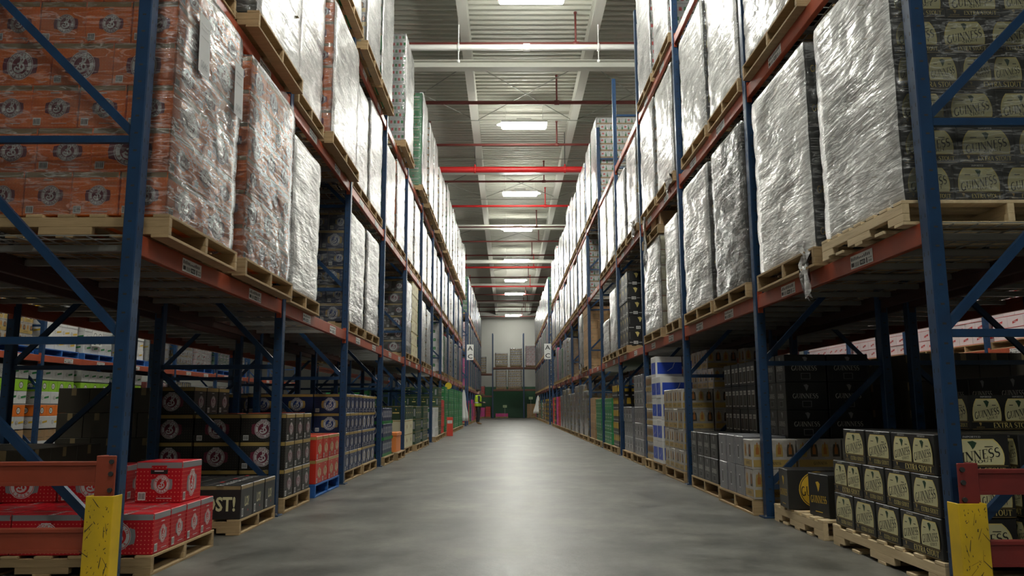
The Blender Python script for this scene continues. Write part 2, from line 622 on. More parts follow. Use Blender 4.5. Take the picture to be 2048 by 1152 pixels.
# A style = (body material, (long a, short b, height h), print function(face length, height, kind) -> layers of (material, polygons))
def P_brook(top, bottom, disc_m, ring_m, text_m, brk_m, letter_m, band):
    def f(L_, h, kind, lite):
        if kind == 'top':
            return [(band, rect(-.012, .012, -L_ / 2, L_ / 2))] + ([] if lite else [(letter_m, fit(sans(top, .01), .24, .035, -.09, .05))])
        r = h * (.34 if kind == 'long' else .23)
        lay = [(band, rect(-L_ / 2 + .004, L_ / 2 - .004, h / 2 - .036, h / 2 - .004))]
        dx = 0 if kind == 'long' else .02
        lg = brook_logo(r, top, bottom, disc_m, ring_m, text_m, brk_m, letter_m, lite)
        lay += [(m, [[(x + dx, z - .012) for x, z in p] for p in ps]) for m, ps in lg]
        if kind == 'short':
            lay += barcode(-L_ / 2 + .045, -h / 2 + .035)
            lay.append((letter_m, rect(-.01, .09, -h / 2 + .022, -h / 2 + .026)))
        else:
            lay += barcode(-L_ / 2 + .05, -h / 2 + .035)
        lay.append((letter_m, rect(-.03, .03, h / 2 - .055, h / 2 - .049)))
        return lay
    return f


def P_stout(L_, h, kind, lite):
    if kind == 'top':
        return [(GOLD, rect(-.2, .2, -.002, .002))]
    lay = []
    n = 2 if kind == 'long' else 1
    aw = .172 if n == 2 else .235
    zs = -h / 2 + .058
    for i in range(n):
        x = 0 if n == 1 else (-.1 + .2 * i)
        lay.append((TEXTG, arch(aw + .008, h - .078, zs - .002, x)))
        lay.append((CREAM, arch(aw, h - .086, zs, x)))
        lay.append((BLACK, fit(serif('GUINNESS'), aw * .9, .042 if n == 2 else .048, x, zs + .045, .2) + fit(serif('STOUT'), aw * .4, .016, x + .03, zs + .016, .16)))
        lay.append((B_DKGREEN, harp(x, zs + .1, .036)))
        lay.append((BLACK, rect(x - aw * .34, x - aw * .2, zs + .09, zs + .094) + rect(x + aw * .2, x + aw * .34, zs + .09, zs + .094)))
        lay.append((SILV, fit(serif('IMPORTED'), .07, .009, x, h / 2 - .011)))
    lay.append((GOLD, rect(-L_ / 2 + .01, L_ / 2 - .01, zs - .008, zs - .006) + rect(-L_ / 2 + .01, L_ / 2 - .01, -h / 2 + .006, -h / 2 + .008)))
    big = kind == 'long'
    lay.append((TEXTG, fit(serif('EXTRA STOUT'), .25 if big else .17, .03 if big else .024, .055 if big else .035, -h / 2 + .03)))
    lay.append((GOLD, fit(serif('GUINNESS'), .05, .008, -L_ / 2 + (.06 if big else .045), -h / 2 + .018) + harp(-L_ / 2 + (.06 if big else .045), -h / 2 + .036, .018)))
    return lay


def P_draught(L_, h, kind, lite):
    if kind == 'top':
        return []
    if kind == 'long':
        r = h * .46
        return [(YELP, disc(r, 28)), (BLACK, disc(r * .95, 28)), (YELP, disc(r * .91, 28)), (BLACK, fit(serif('GUINNESS'), r * 1.75, .07, 0, -.01) + fit(serif('EST'), .05, .02, 0, r * .55) + fit(serif('STOUT'), .1, .024, 0, -r * .5))]
    return [(YELP, fit(serif('GUINNESS'), L_ * .8, .05, 0, -.03, .05) + harp(0, .06, .06) + rect(-.05, .05, -h / 2 + .03, -h / 2 + .036))]


def P_darkguin(L_, h, kind, lite):
    if kind == 'top':
        return []
    lay = [(TEXTW, fit(serif('GUINNESS'), L_ * .62, .042, -.01, .0)), (GREYP, harp(0, h * .3, .05))]
    lay.append((GREYP, rect(-.045, .045, -h * .4, -h * .18)))
    lay.append((BLACK, rect(-.04, .04, -h * .385, -h * .195)))
    return lay


def P_pils_box(L_, h, kind, lite):     # black stout six-packs with cream label panels
    if kind == 'top':
        return []
    lay = []
    for i in range(2):
        x = -L_ / 4 + i * L_ / 2
        lay.append((TEXTW, rect(x - .045, x + .045, -h * .38, h * .3)))
        lay.append((B_TAN, rect(x - .04, x + .04, -h * .34, h * .12)))
        lay.append((BLACK, fit(sans('BLACK'), .075, .02, x, h * .21)))
    return lay


def P_lost(L_, h, kind, lite):
    if kind == 'top':
        return [(SILV, fit(sans('LOST?'), .3, .06, -.02, .05)), (REDP, rect(.1, .18, -.05, -.02)), (GREYP, fit(sans('brooklynlager'), .3, .03, -.02, -.05))]
    lay = [(TAPE, rect(-L_ / 2 + .004, L_ / 2 - .004, h / 2 - .03, h / 2 - .004))]
    if kind == 'long':
        lay.append((CREAM, fit(sans('LOST!', .04), .3, .1, .02, -.01)))
    else:
        lay.append((CREAM, fit(sans('LO?', .04), .1, .07, 0, 0)))
        lay += barcode(-L_ / 2 + .05, -h / 2 + .045, .04, .06)
        lay.append((REDP, disc(.008, 8, .03, -h / 2 + .05)))
    return lay


def P_grey(L_, h, kind, lite):         # shrink-wrapped tray packs with a bow-shaped carry hole
    if kind == 'top':
        return []
    if kind == 'long':
        return [(BLACK, disc(.05, 14, -.06, 0, .09)), (SILV, rect(-.065, -.055, -.08, .08) + rect(-.1, -.02, -.006, .006)), (SILV, rect(.09, .14, -.06, .0)), (GREYP, fit(serif('GUINNESS'), .12, .03, .11, .05))]
    return [(SILV, rect(-.04, .0, -.07, .05)), (BLACK, rect(-.035, -.005, -.06, .04)), (GREYP, rect(.04, .09, -.1, .1))]


def P_cream(L_, h, kind, lite):        # carrier packs of pale ale bottles
    if kind == 'top':
        return []
    lay = []
    n = 4 if kind == 'long' else 2
    for i in range(n):
        x = -L_ / 2 + (i + .5) * L_ / n
        lay.append((B_TAN if i % 2 else GOLD, arch(.065, h * .42, -.02, x)))
        lay.append((WOODC, bottle(x, -.0, h * .4, .03)))
    lay.append((GOLD, rect(-L_ / 2 + .01, L_ / 2 - .01, -h / 2 + .02, -h / 2 + .08)))
    lay.append((BLACK, fit(serif('GUINNESS'), .12, .025, 0, -h / 2 + .05)))
    return lay


WOODC = mat('amber_print', (0.35, 0.13, 0.03), 0.4)


def P_green_star(L_, h, kind, lite):   # white tray packs, green bottles and a red star
    if kind == 'top':
        return []
    lay = []
    n = 3 if kind == 'long' else 2
    for i in range(n):
        x = -L_ / 2 + (i + .5) * L_ / n
        lay.append((GREENP, bottle(x, -h * .4, h * .75, .034)))
    lay.append((REDP, star(-L_ / 6 if kind == 'long' else 0, h * .12, .036)))
    lay.append((KRAFT, rect(-L_ / 2, L_ / 2, -h / 2 + .0, -h / 2 + .04)))
    if kind == 'long' and not lite:
        lay.append((GREYP, fit(sans('Heineken', .02), .13, .03, .06, .02)))
    return lay


def P_white_green(L_, h, kind, lite):
    if kind == 'top':
        return []
    return [(GREENP, rect(-.05, .03, h * .05, h * .38)), (SILV, star(-.01, h * .21, .02)), (GREYP, stroke([(.06, .06), (.09, .07), (.085, -.04)], .007) + stroke([(.1, .07), (.125, .05), (.12, -.05)], .007))]


def P_diamond(L_, h, kind, lite):
    if kind == 'top':
        return []
    return [(GOLD, rect(-L_ / 2, L_ / 2, h / 2 - .03, h / 2 - .012)), (WOODC, rect(-L_ / 2 + .03, -L_ / 2 + .035, -h / 2, h / 2 - .03)),
            (MAROON, [[(-.03 + .05, 0), (-.03, .05), (-.03 - .05, 0), (-.03, -.05)]]), (YELP, [[(-.03 + .022, 0), (-.03, .022), (-.03 - .022, 0), (-.03, -.022)]])]


def P_greencrate(L_, h, kind, lite):
    if kind == 'top':
        return []
    lay = [(GREENP, rect(-L_ / 2, L_ / 2, -h / 2, -h / 2 + .05))]
    n = 4 if kind == 'long' else 3
    for i in range(n):
        x = -L_ / 2 + (i + .5) * L_ / n
        lay.append((SILV, disc(.03, 10, x, .03, .06)))
        lay.append((NAVYP, disc(.018, 8, x, .03, .035)))
    return lay


def P_plaingreen(L_, h, kind, lite):
    if kind == 'top':
        return []
    return [(SILV, fit(sans('Heineken', .02), L_ * .6, .05, 0, .03)), (REDP, star(0, .09, .02)), (CREAM, rect(-L_ * .3, L_ * .3, -.05, -.04))]


def P_darkgreen(L_, h, kind, lite):
    if kind == 'top':
        return [(GOLD, rect(-.2, .2, -.004, .004))]
    return [(GOLD, rect(-L_ / 2, L_ / 2, h / 2 - .012, h / 2 - .004)), (TEXTG, rect(-L_ * .17, L_ * .17, -.012, .012)), (YELP, harp(0, .06, .03)), (GREYP, rect(L_ * .3, L_ * .42, -.08, .08))]


def P_harpblue(L_, h, kind, lite):
    if kind == 'top':
        return []
    return [(BLUEP, rect(-L_ / 2 + .03, L_ / 2 - .0, -h * .34, h * .22)), (SILV, stroke([(-.02, -.06), (.06, -.01), (.09, .06)], .008) + rect(-.05, .05, h * .36, h * .4))]


BLUEP = mat('bright_blue_print', (0.02, 0.07, 0.5), 0.4)


def P_pink(L_, h, kind, lite):
    if kind == 'top':
        return []
    x = 0.0
    return [(REDP, [[(x - .07, -.03), (x + .06, .0), (x + .07, .04), (x - .06, .01)]]), (SILV, rect(x - .04, x + .04, -.002, .008)),
            (REDP, rect(-L_ / 2, L_ / 2, -h / 2 + .004, -h / 2 + .012))]


def P_bb(accent):
    def f(L_, h, kind, lite):
        if kind == 'top':
            return []
        return [(BLACK, disc(.034, 14, -.07, .0)), (WHITE, disc(.028, 14, -.07, .0)), (BLACK, fit(sans('B1'), .03, .03, -.07, 0)),
                (accent, [[(-.02, -.02), (.12, .0), (.12, .035), (-.02, .015)]])]
    return f


def P_bbsolid(L_, h, kind, lite):
    if kind == 'top':
        return []
    return [(BLACK, disc(.06, 16, .0, .0)), (WHITE, disc(.048, 16, .0, .0)), (BLACK, fit(sans('B1'), .055, .05, 0, 0))]


def P_kraft(L_, h, kind, lite):
    if kind == 'top':
        return [(TAPE, rect(-.2, .2, -.025, .025))]
    return [(TAPE, rect(-.025, .025, h * .2, h / 2 - .003)), (B_TAN, rect(-L_ * .3, L_ * .3, -.04, -.034))]


def P_harp(L_, h, kind, lite):
    if kind == 'top':
        return []
    lay = [(TEXTG, harp(.03, h * .22, .08))] + barcode(0, -h * .32, .08, .05)
    lay.append((SILV, rect(-L_ * .42, -L_ * .2, -h * .34, -h * .3) + rect(L_ * .2, L_ * .42, -h * .34, -h * .3)))
    lay.append((GREYP, xf(fit(serif('GUINNESS'), .12, .02), 1, 1, -L_ * .4, h * .15, PI / 2)))
    return lay


def P_cans(L_, h, kind, lite):
    if kind == 'top':
        return []
    n = 6 if kind == 'long' else 4
    lay = []
    for i in range(n):
        x = -L_ / 2 + (i + .5) * L_ / n
        lay.append((SILV, rect(x - .026, x + .026, -h * .42, h * .42)))
        lay.append((GREENP if i % 2 else REDP, rect(x - .02, x + .02, -h * .2, h * .2)))
    return lay


def P_yellowblack(L_, h, kind, lite):
    if kind == 'top':
        return []
    lay = []
    n = 3 if kind == 'long' else 2
    for i in range(n):
        x = -L_ / 2 + (i + .5) * L_ / n
        lay.append((YELP, arch(.08, h * .5, -.0, x)))
        lay.append((SILV, rect(x - .03, x + .03, -h * .35, -h * .25)))
    return lay


def P_blond(L_, h, kind, lite):
    if kind == 'top':
        return []
    return [(YELP, fit(sans('BLOND', .03), L_ * .6, .06, .02, .04)), (WOODC, rect(-L_ / 2, L_ / 2, -h / 2 + .006, -h / 2 + .02)), (GREYP, rect(-.06, .08, -.03, -.024))]


STYLES = {
    'orange': (B_ORANGE, (.42, .30, .262), P_brook('BROOKLYN', 'PILSNER', MAROON, SILV, MAROON, MAROON, SILV, TAPE), 'orange dotted pilsner'),
    'red': (B_RED, (.42, .30, .226), P_brook('BROOKLYN', 'LAGER', REDP, SILV, REDP, GREYP, SILV, GREYP), 'red dotted lager'),
    'brown': (B_BROWN, (.42, .30, .245), P_brook('BROOKLYN', 'BROWN ALE', MAROON, SILV, MAROON, MAROON, SILV, GOLD), 'black brown-ale'),
    'navy': (B_NAVY, (.42, .30, .24), P_brook('BROOKLYN', 'LAGER', NAVYP, SILV, NAVYP, GOLD, SILV, GOLD), 'navy lager'),
    'scarlet': (B_REDGOLD, (.42, .30, .245), P_brook('BROOKLYN', 'ALE', REDP, CREAM, GREENP, CREAM, CREAM, GOLD), 'scarlet ale'),
    'stout': (B_BLACK, (.42, .285, .212), P_stout, 'black extra-stout'),
    'draught': (B_BLACK, (.44, .28, .30), P_draught, 'black carton with yellow disc'),
    'darkguin': (B_BLACK, (.40, .27, .25), P_darkguin, 'black stout'),
    'sixpack': (B_BLACK, (.40, .27, .25), P_pils_box, 'dark six-pack'),
    'lost': (B_BLACK, (.42, .30, .245), P_lost, 'black lettered'),
    'grey': (B_GREY, (.40, .27, .26), P_grey, 'grey shrink-packed'),
    'cream': (B_PALE, (.40, .27, .25), P_cream, 'cream bottle-carrier'),
    'star': (B_WHITE, (.40, .27, .17), P_green_star, 'white red-starred'),
    'whitegreen': (B_WHITE, (.40, .36, .26), P_white_green, 'plain white'),
    'diamond': (B_CREAM, (.60, .50, .27), P_diamond, 'cream diamond-marked'),
    'greencrate': (B_NAVY, (.40, .30, .26), P_greencrate, 'navy and green'),
    'green': (B_GREEN, (.40, .27, .24), P_plaingreen, 'green beer'),
    'darkgreen': (B_DKGREEN, (.40, .30, .27), P_darkgreen, 'dark green'),
    'harpblue': (B_WHITE, (.40, .30, .30), P_harpblue, 'blue and white'),
    'pink': (B_PINK, (.40, .27, .20), P_pink, 'white and red'),
    'bbyellow': (B_WHITE, (.42, .30, .22), P_bb(YELP), 'white yellow-tagged'),
    'bbgreen': (B_WHITE, (.42, .30, .22), P_bb(GREENP), 'white green-tagged'),
    'bborange': (mat('bright_orange_board', (.85, .2, .02), .5, var=.05), (.42, .30, .2), P_bbsolid, 'bright orange'),
    'bblime': (mat('lime_board', (.3, .6, .03), .5, var=.05), (.42, .30, .2), P_bbsolid, 'lime green'),
    'kraft': (KRAFT, (.40, .30, .2), P_kraft, 'brown kraft'),
    'harp': (B_BLACK, (.40, .27, .27), P_harp, 'black harp-printed'),
    'cans': (B_WHITE, (.40, .27, .14), P_cans, 'white canned-beer'),
    'yellowblack': (B_BLACK, (.40, .27, .24), P_yellowblack, 'black and yellow'),
    'blond': (B_CREAM, (.40, .32, .22), P_blond, 'cream blond-ale'),
    'pale': (B_PALE, (.40, .27, .2), P_cream, 'pale'),
    'magenta': (B_MAGENTA, (.40, .27, .24), P_kraft, 'magenta'),
    'redplain': (B_REDPLAIN, (.40, .27, .2), P_pink, 'red'),
    'tan': (B_TAN, (.42, .30, .25), P_kraft, 'dark brown'),
}


def carton_geo(g, style, cx, cy, z0, w_, d, rot, lite, faces=('-y', '+y', '-x', '+x', '+z'), h=None):
    """Adds one carton (box, flap seam, prints) centred at cx, cy with its long side along x, or y when rot."""
    body, (a, b, hh), pf, _ = STYLES[style]
    h = h or hh
    g.box(cx - w_ / 2, cx + w_ / 2, cy - d / 2, cy + d / 2, z0, z0 + h, body, 0 if lite == 2 else .004)
    if lite == 2:
        faces = [f for f in faces if f != '+z']
    for f in faces:
        if f == '+z':
            L_, kind = (d if rot else w_), 'top'
        else:
            onx = f in ('-y', '+y')
            L_ = w_ if onx else d
            kind = 'long' if (onx != rot) else 'short'
        k = 0
        if f == '+z':
            lays = pf(b, a, kind, lite)
        else:
            base = a if kind == 'long' else b
            lays = pf(base, h, kind, lite)
        for m, ps in lays:
            k += 1
            e = .0006 + .00035 * k
            vs, fs = [], []
            for p in ps:
                o = len(vs)
                for u, v in p:
                    if f == '-y':
                        q = (cx + u, cy - d / 2 - e, z0 + h / 2 + v)
                    elif f == '+y':
                        q = (cx - u, cy + d / 2 + e, z0 + h / 2 + v)
                    elif f == '+x':
                        q = (cx + w_ / 2 + e, cy + u, z0 + h / 2 + v)
                    elif f == '-x':
                        q = (cx - w_ / 2 - e, cy - u, z0 + h / 2 + v)
                    else:
                        q = (cx + (v if not rot else u), cy + (u if not rot else v), z0 + h + e)
                    vs.append(q)
                fs.append(tuple(range(o, o + len(p))))
            g.add(vs, fs, m)


_CM = {}


def carton_mesh(style, rot, lite=False):
    k = (style, rot, lite)
    if k not in _CM:
        a, b, h = STYLES[style][1]
        g = G()
        w_, d = (b, a) if rot else (a, b)
        carton_geo(g, style, 0, 0, 0, w_, d, rot, lite)
        _CM[k] = g.mesh('carton_' + style)
    return _CM[k]


def tier_cells(W, D, a, b, kind):
    """Cells (cx, cy, w, d, rot) of one tier over a W by D footprint centred on 0."""
    out = []

    def grid(x0, x1, nx, y0, y1, ny, rot):
        for i in range(nx):
            for j in range(ny):
                wx, wy = (x1 - x0) / nx, (y1 - y0) / ny
                out.append((x0 + (i + .5) * wx, y0 + (j + .5) * wy, wx, wy, rot, i, j))
    na, nb = max(1, round(W / a)), max(1, round(D / b))
    if kind % 3 == 0:
        grid(-W / 2, W / 2, na, -D / 2, D / 2, nb, False)
    elif kind % 3 == 1:
        grid(-W / 2, W / 2, max(1, round(W / b)), -D / 2, D / 2, max(1, round(D / a)), True)
    else:
        k = max(1, round((W - a) / b))
        xa = W / 2 - k * b * W / (k * b + a) if kind % 2 == 0 else 0
        s_ = W / (k * b + a)
        grid(-W / 2, -W / 2 + k * b * s_, k, -D / 2, D / 2, max(1, round(D / a)), True)
        grid(-W / 2 + k * b * s_, W / 2, 1, -D / 2, D / 2, nb, False)
    return out


_TM = {}


def tier_mesh(style, W, D, kind, lite):
    k = (style, round(W, 1), round(D, 1), kind, lite)
    if k not in _TM:
        a, b, h = STYLES[style][1]
        g = G()
        cells = tier_cells(W, D, a, b, kind)
        for cx, cy, w_, d, rot, i, j in cells:
            fc = []
            if cx - w_ / 2 < -W / 2 + .01:
                fc.append('-x')
            if cx + w_ / 2 > W / 2 - .01:
                fc.append('+x')
            if cy - d / 2 < -D / 2 + .01:
                fc.append('-y')
            if cy + d / 2 > D / 2 - .01 and lite != 2:
                fc.append('+y')
            carton_geo(g, style, cx, cy, 0, w_ - .004, d - .004, rot, lite, fc)
        _TM[k] = g.mesh('carton_tier_' + style)
    return _TM[k]


# ------------------------------------------------------------------ film hulls
_FM = {}


def film_mesh(var, m, my=None):
    """Unit hull (x,y in -0.5..0.5, z 0..1): rippled stretch film round a square load."""
    my = my or M_FILM
    k = (var, m.name, my.name)
    if k in _FM:
        return _FM[k]
    n, rows = 10, 36
    ring = []
    for s_ in range(4):
        for i in range(n):
            t = i / n - .5
            p = [(t, -.5), (.5, t), (-t, .5), (-.5, -t)][s_]
            if i == 0:
                p = (p[0] * .988, p[1] * .988)
            ring.append(p)
    vs, fs = [], []
    for r_ in range(rows + 1):
        z = r_ / rows
        for x, y in ring:
            q = noise.noise(Vector((x * 3 + var * 9, y * 3, z * 5))) * .012 + noise.noise(Vector((x * 9, y * 9 + var * 5, z * 13))) * .007
            bulge = .010 * abs(math.sin(z * PI * 6)) ** .4 - .007
            k2 = 1 + q + bulge
            vs.append((x * k2, y * k2, z))
    N = len(ring)
    for r_ in range(rows):
        for i in range(N):
            fs.append((r_ * N + i, r_ * N + (i + 1) % N, (r_ + 1) * N + (i + 1) % N, (r_ + 1) * N + i))
    o = len(vs)
    for x, y in ring:
        vs.append((x * .88, y * .88, 1.012 + noise.noise(Vector((x * 6, y * 6, var))) * .006))
    for i in range(N):
        fs.append((rows * N + i, rows * N + (i + 1) % N, o + (i + 1) % N, o + i))
    g = G()
    g.mi(m)
    g.mi(my)
    g.v = vs
    for i, f in enumerate(fs):
        c = [sum(vs[q][a] for q in f) / len(f) for a in (0, 1)]
        g.f.append(f)
        g.m.append(0 if abs(c[0]) > abs(c[1]) else 1)  # x faces get the whiter film, painting in the light from the aisle
    me = g.mesh('stretch_film')
    me.polygons.foreach_set('use_smooth', [True] * len(me.polygons))
    _FM[k] = me
    return me


# ------------------------------------------------------------------ pallets
_PM = {}
PH = .135


def pallet_parts(W, D, along, wood, simple=False):
    """Meshes of a stringer pallet; stringers run along x or y."""
    k = (round(W, 2), round(D, 2), along, wood.name, simple)
    if k in _PM:
        return _PM[k]
    L_, S = (W, D) if along == 'x' else (D, W)   # L_: stringer length, S: across

    def bx(g, l0, l1, s0, s1, z0, z1):
        if along == 'x':
            g.box(l0, l1, s0, s1, z0, z1, wood, .002)
        else:
            g.box(s0, s1, l0, l1, z0, z1, wood, .002)
    parts = []
    for sy in (-S / 2 + .02, 0, S / 2 - .02):
        g = G()
        t = .019
        # notched stringer: solid upper web, three feet
        bx(g, -L_ / 2, L_ / 2, sy - t, sy + t, .062, .117)
        for a, b in ((-L_ / 2, -L_ / 2 + .17), (-.15, .15), (L_ / 2 - .17, L_ / 2)):
            bx(g, a, b, sy - t, sy + t, .018, .062)
        parts.append(('stringer', g))
    nb = 7
    for i in range(nb):
        g = G()
        bw = .095
        l0 = -L_ / 2 + i * (L_ - bw) / (nb - 1)
        bx(g, l0, l0 + bw, -S / 2, S / 2, .117, PH)
        parts.append(('deck_board', g))
    for i, l0 in enumerate((-L_ / 2, -L_ / 4 - .04, -.05, L_ / 4 - .04, L_ / 2 - .1)):
        g = G()
        bx(g, l0, l0 + .1, -S / 2, S / 2, 0, .018)
        parts.append(('bottom_board', g))
    if simple:
        big = G()
        for _, g in parts:
            big.add(g.v, g.f, wood)
        res = [('pallet', big.mesh('wooden_pallet'))]
    else:
        res = [(n_, g.mesh(n_)) for n_, g in parts]
    _PM[k] = res
    return res


def pallet(cx, cy, z, W, D, label, along='x', wood=None, simple=False, rz=0.0, group=None):
    wood = wood or WOOD
    ps = pallet_parts(W, D, along, wood, simple)
    if simple:
        o = thing('wooden_pallet', label, 'pallet', (cx, cy, z), rz, group, ps[0][1])
        return o
    o = thing('wooden_pallet', label, 'pallet', (cx, cy, z), rz, group)
    for n_, me in ps:
        put(n_, me, o)
    return o


# ------------------------------------------------------------------ pallet loads
COUNT = {}
LEVEL = ['floor', 'first shelf', 'second shelf', 'third shelf']
RACK = {'L': 'the orange-carton rack', 'R': 'the stout rack'}


def load(side, lev, y0, y1, style, h=None, film=M_FILM, face=None, W=1.14, note='', detail=None, wood=None, along='x',
         flip=False, rz=0.0, zbase=None, xin=None, pal=True, mixed=None, rack=None, film_h=None):
    """A pallet with a wrapped (or strapped) load of cartons."""
    z = zbase if zbase is not None else [0, Z1, Z2, Z3][lev]
    D = y1 - y0
    cy = (y0 + y1) / 2
    if side == 'L':
        f = face if face is not None else -2.03
        cx = f - W / 2
    else:
        f = face if face is not None else 2.16
        cx = f + W / 2
    a, b, ch = STYLES[style][1]
    h = h or 1.5
    nt = max(1, int(round(h / ch)))
    key = (side, lev, rack)
    COUNT[key] = COUNT.get(key, 0) + 1
    n_ = COUNT[key]
    where = '%s, %s in %s' % (LEVEL[lev], ORD[n_ - 1], rack or RACK[side])
    detail = detail if detail is not None else (2 if y0 < 12.5 else (1 if y0 < 24 else 0))
    if pal:
        pallet(cx, cy, z, W + .03, D + .02, 'wooden pallet under %s cartons, %s' % (STYLES[style][3], where), along, wood, simple=detail < 2, rz=rz)
    root = thing('pallet_load', '%s cartons %s, %s' % (STYLES[style][3], 'in clear film' if film else 'stacked', where), 'pallet load', (cx, cy, z + PH + .001), rz)
    W2, D2 = W - .05, D - .05
    for t in range(nt):
        kind = [0, 1, 2, 1][(t + n_) % 4]
        if detail == 2:
            for (x, y, w_, d, rot, i, j) in tier_cells(W2, D2, a, b, kind):
                # cartons fully inside the block cannot be seen
                edge = abs(x) + w_ / 2 > W2 / 2 - .01 or abs(y) + d / 2 > D2 / 2 - .01
                if not edge and t < nt - 1:
                    continue
                bw, bd = (b, a) if rot else (a, b)
                o = put('carton', carton_mesh(style, rot), root, (x + rnd.uniform(-.003, .003), y + rnd.uniform(-.003, .003), t * ch))
                o.scale = ((w_ - .006) / bw, (d - .006) / bd, .995)
        else:
            st = mixed[t % len(mixed)] if mixed else style
            o = put('carton_tier', tier_mesh(st, 1.1, 1.1, kind, 2 if detail == 0 else 1), root, (rnd.uniform(-.008, .008), rnd.uniform(-.008, .008), t * ch), 0)
            o.scale = (W2 / 1.1, D2 / 1.1, .995)
    if film:
        o = put('stretch_film', film_mesh(rnd.randrange(6), film), root, (0, 0, .002))
        o.scale = (W2 + .035, D2 + .035, (film_h or nt * ch) + .008)
    return root


# ------------------------------------------------------------------ the hall
def concrete():
    m = bpy.data.materials.new('polished_concrete')
    m.use_nodes = True
    nt = m.node_tree
    b = nt.nodes['Principled BSDF']
    N, L = nt.nodes.new, nt.links.new
    tc = N('ShaderNodeTexCoord')
    def nz(scale, det, vec=None, rough=.6):
        n = N('ShaderNodeTexNoise')
        n.inputs['Scale'].default_value = scale
        n.inputs['Detail'].default_value = det
        n.inputs['Roughness'].default_value = rough
        L(vec or tc.outputs['Object'], n.inputs['Vector'])
        return n.outputs[0]
    mp = N('ShaderNodeMapping')
    mp.inputs['Scale'].default_value = (1.0, .8, 1)
    L(tc.outputs['Object'], mp.inputs['Vector'])
    a = nz(.9, 8)
    s_ = nz(2.2, 8, mp.outputs[0], .7)
    f = nz(30, 4)
    cr = N('ShaderNodeValToRGB')
    cr.color_ramp.elements[0].position = .36
    cr.color_ramp.elements[0].color = (.064, .063, .057, 1)
    cr.color_ramp.elements[1].position = .64
    cr.color_ramp.elements[1].color = (.20, .197, .178, 1)
    L(s_, cr.inputs[0])
    cr2 = N('ShaderNodeValToRGB')
    cr2.color_ramp.elements[0].position = .35
    cr2.color_ramp.elements[0].color = (.72, .72, .74, 1)
    cr2.color_ramp.elements[1].position = .65
    cr2.color_ramp.elements[1].color = (1.15, 1.13, 1.1, 1)
    L(a, cr2.inputs[0])
    mx = N('ShaderNodeMix')
    mx.data_type = 'RGBA'
    mx.blend_type = 'MULTIPLY'
    mx.inputs[0].default_value = 1
    L(cr.outputs[0], mx.inputs[6])
    L(cr2.outputs[0], mx.inputs[7])
    st = nz(.55, 5, None, .55)          # old spills and tyre scuffs
    sr = N('ShaderNodeMapRange')
    sr.inputs['From Min'].default_value = .52
    sr.inputs['From Max'].default_value = .68
    sr.inputs['To Max'].default_value = .5
    L(st, sr.inputs[0])
    m3 = N('ShaderNodeMix')
    m3.data_type = 'RGBA'
    L(sr.outputs[0], m3.inputs[0])
    L(mx.outputs[2], m3.inputs[6])
    m3.inputs[7].default_value = (.05, .042, .036, 1)
    L(m3.outputs[2], b.inputs['Base Color'])
    mr = N('ShaderNodeMapRange')
    mr.inputs['To Min'].default_value = .33
    mr.inputs['To Max'].default_value = .56
    L(s_, mr.inputs[0])
    L(mr.outputs[0], b.inputs['Roughness'])
    b.inputs['Specular IOR Level'].default_value = .5
    bp = N('ShaderNodeBump')
    bp.inputs['Strength'].default_value = .12
    bp.inputs['Distance'].default_value = .01
    L(f, bp.inputs['Height'])
    L(bp.outputs[0], b.inputs['Normal'])
    return m


X0, X1, Y0, Y1 = -15.0, 15.0, -16.0, 67.0
g = G()
g.box(X0, X1, Y0, Y1, -.1, 0, concrete())
struct(g.obj('floor'))
M_WALL = mat('painted_wall', (.40, .40, .37), .7, nmix=.3, nscale=.7, nc=(.33, .33, .30))
M_WALLG = mat('green_wall_paint', (.03, .10, .05), .6)
g = G()
g.box(X0, X1, Y1, Y1 + .2, 2.6, CEIL + .5, M_WALL)
g.box(X0, X1, Y1, Y1 + .2, 0, 2.6, M_WALLG)
for i in range(24):
    g.box(X0 + .6 + i * 1.22, X0 + .62 + i * 1.22, Y1 - .012, Y1, 2.62, CEIL, M_WALL)
struct(g.obj('wall_back'))
for nm, a in (('wall_left', (X0 - .2, X0, Y0, Y1, 0, CEIL + .5)), ('wall_right', (X1, X1 + .2, Y0, Y1, 0, CEIL + .5)), ('wall_front', (X0, X1, Y0 - .2, Y0, 0, CEIL + .5))):
    g = G()
    g.box(*a, M_WALL)
    struct(g.obj(nm))
# corrugated roof deck, ribs across the aisle
M_DECK = mat('roof_deck_paint', (.50, .50, .435), .55, nmix=.5, nscale=.5, nc=(.43, .43, .37))
g = G()
vs, fs, y, prof = [], [], Y0, []
while y < Y1:
    prof += [(y, CEIL), (y + .11, CEIL), (y + .135, CEIL - .055), (y + .185, CEIL - .055)]
    y += .21
for yy, zz in prof:
    vs += [(X0, yy, zz), (X1, yy, zz)]
for i in range(len(prof) - 1):
    fs.append((2 * i, 2 * i + 1, 2 * i + 3, 2 * i + 2))
g.add(vs, fs, M_DECK)
g.box(X0, X1, Y0, Y1, CEIL + .05, CEIL + .2, M_DECK)
struct(g.obj('ceiling'))
# roof steel
M_STEELW = mat('white_steel_paint', (.66, .66, .60), .5)


def ibeam_along_y(name, x, y0, y1, z, w_=.2, h=.34):
    g = G()
    g.box(x - w_ / 2, x + w_ / 2, y0, y1, z, z + .018, M_STEELW)
    g.box(x - w_ / 2, x + w_ / 2, y0, y1, z + h - .018, z + h, M_STEELW)
    g.box(x - .008, x + .008, y0, y1, z + .018, z + h - .018, M_STEELW)
    return struct(g.obj(name))


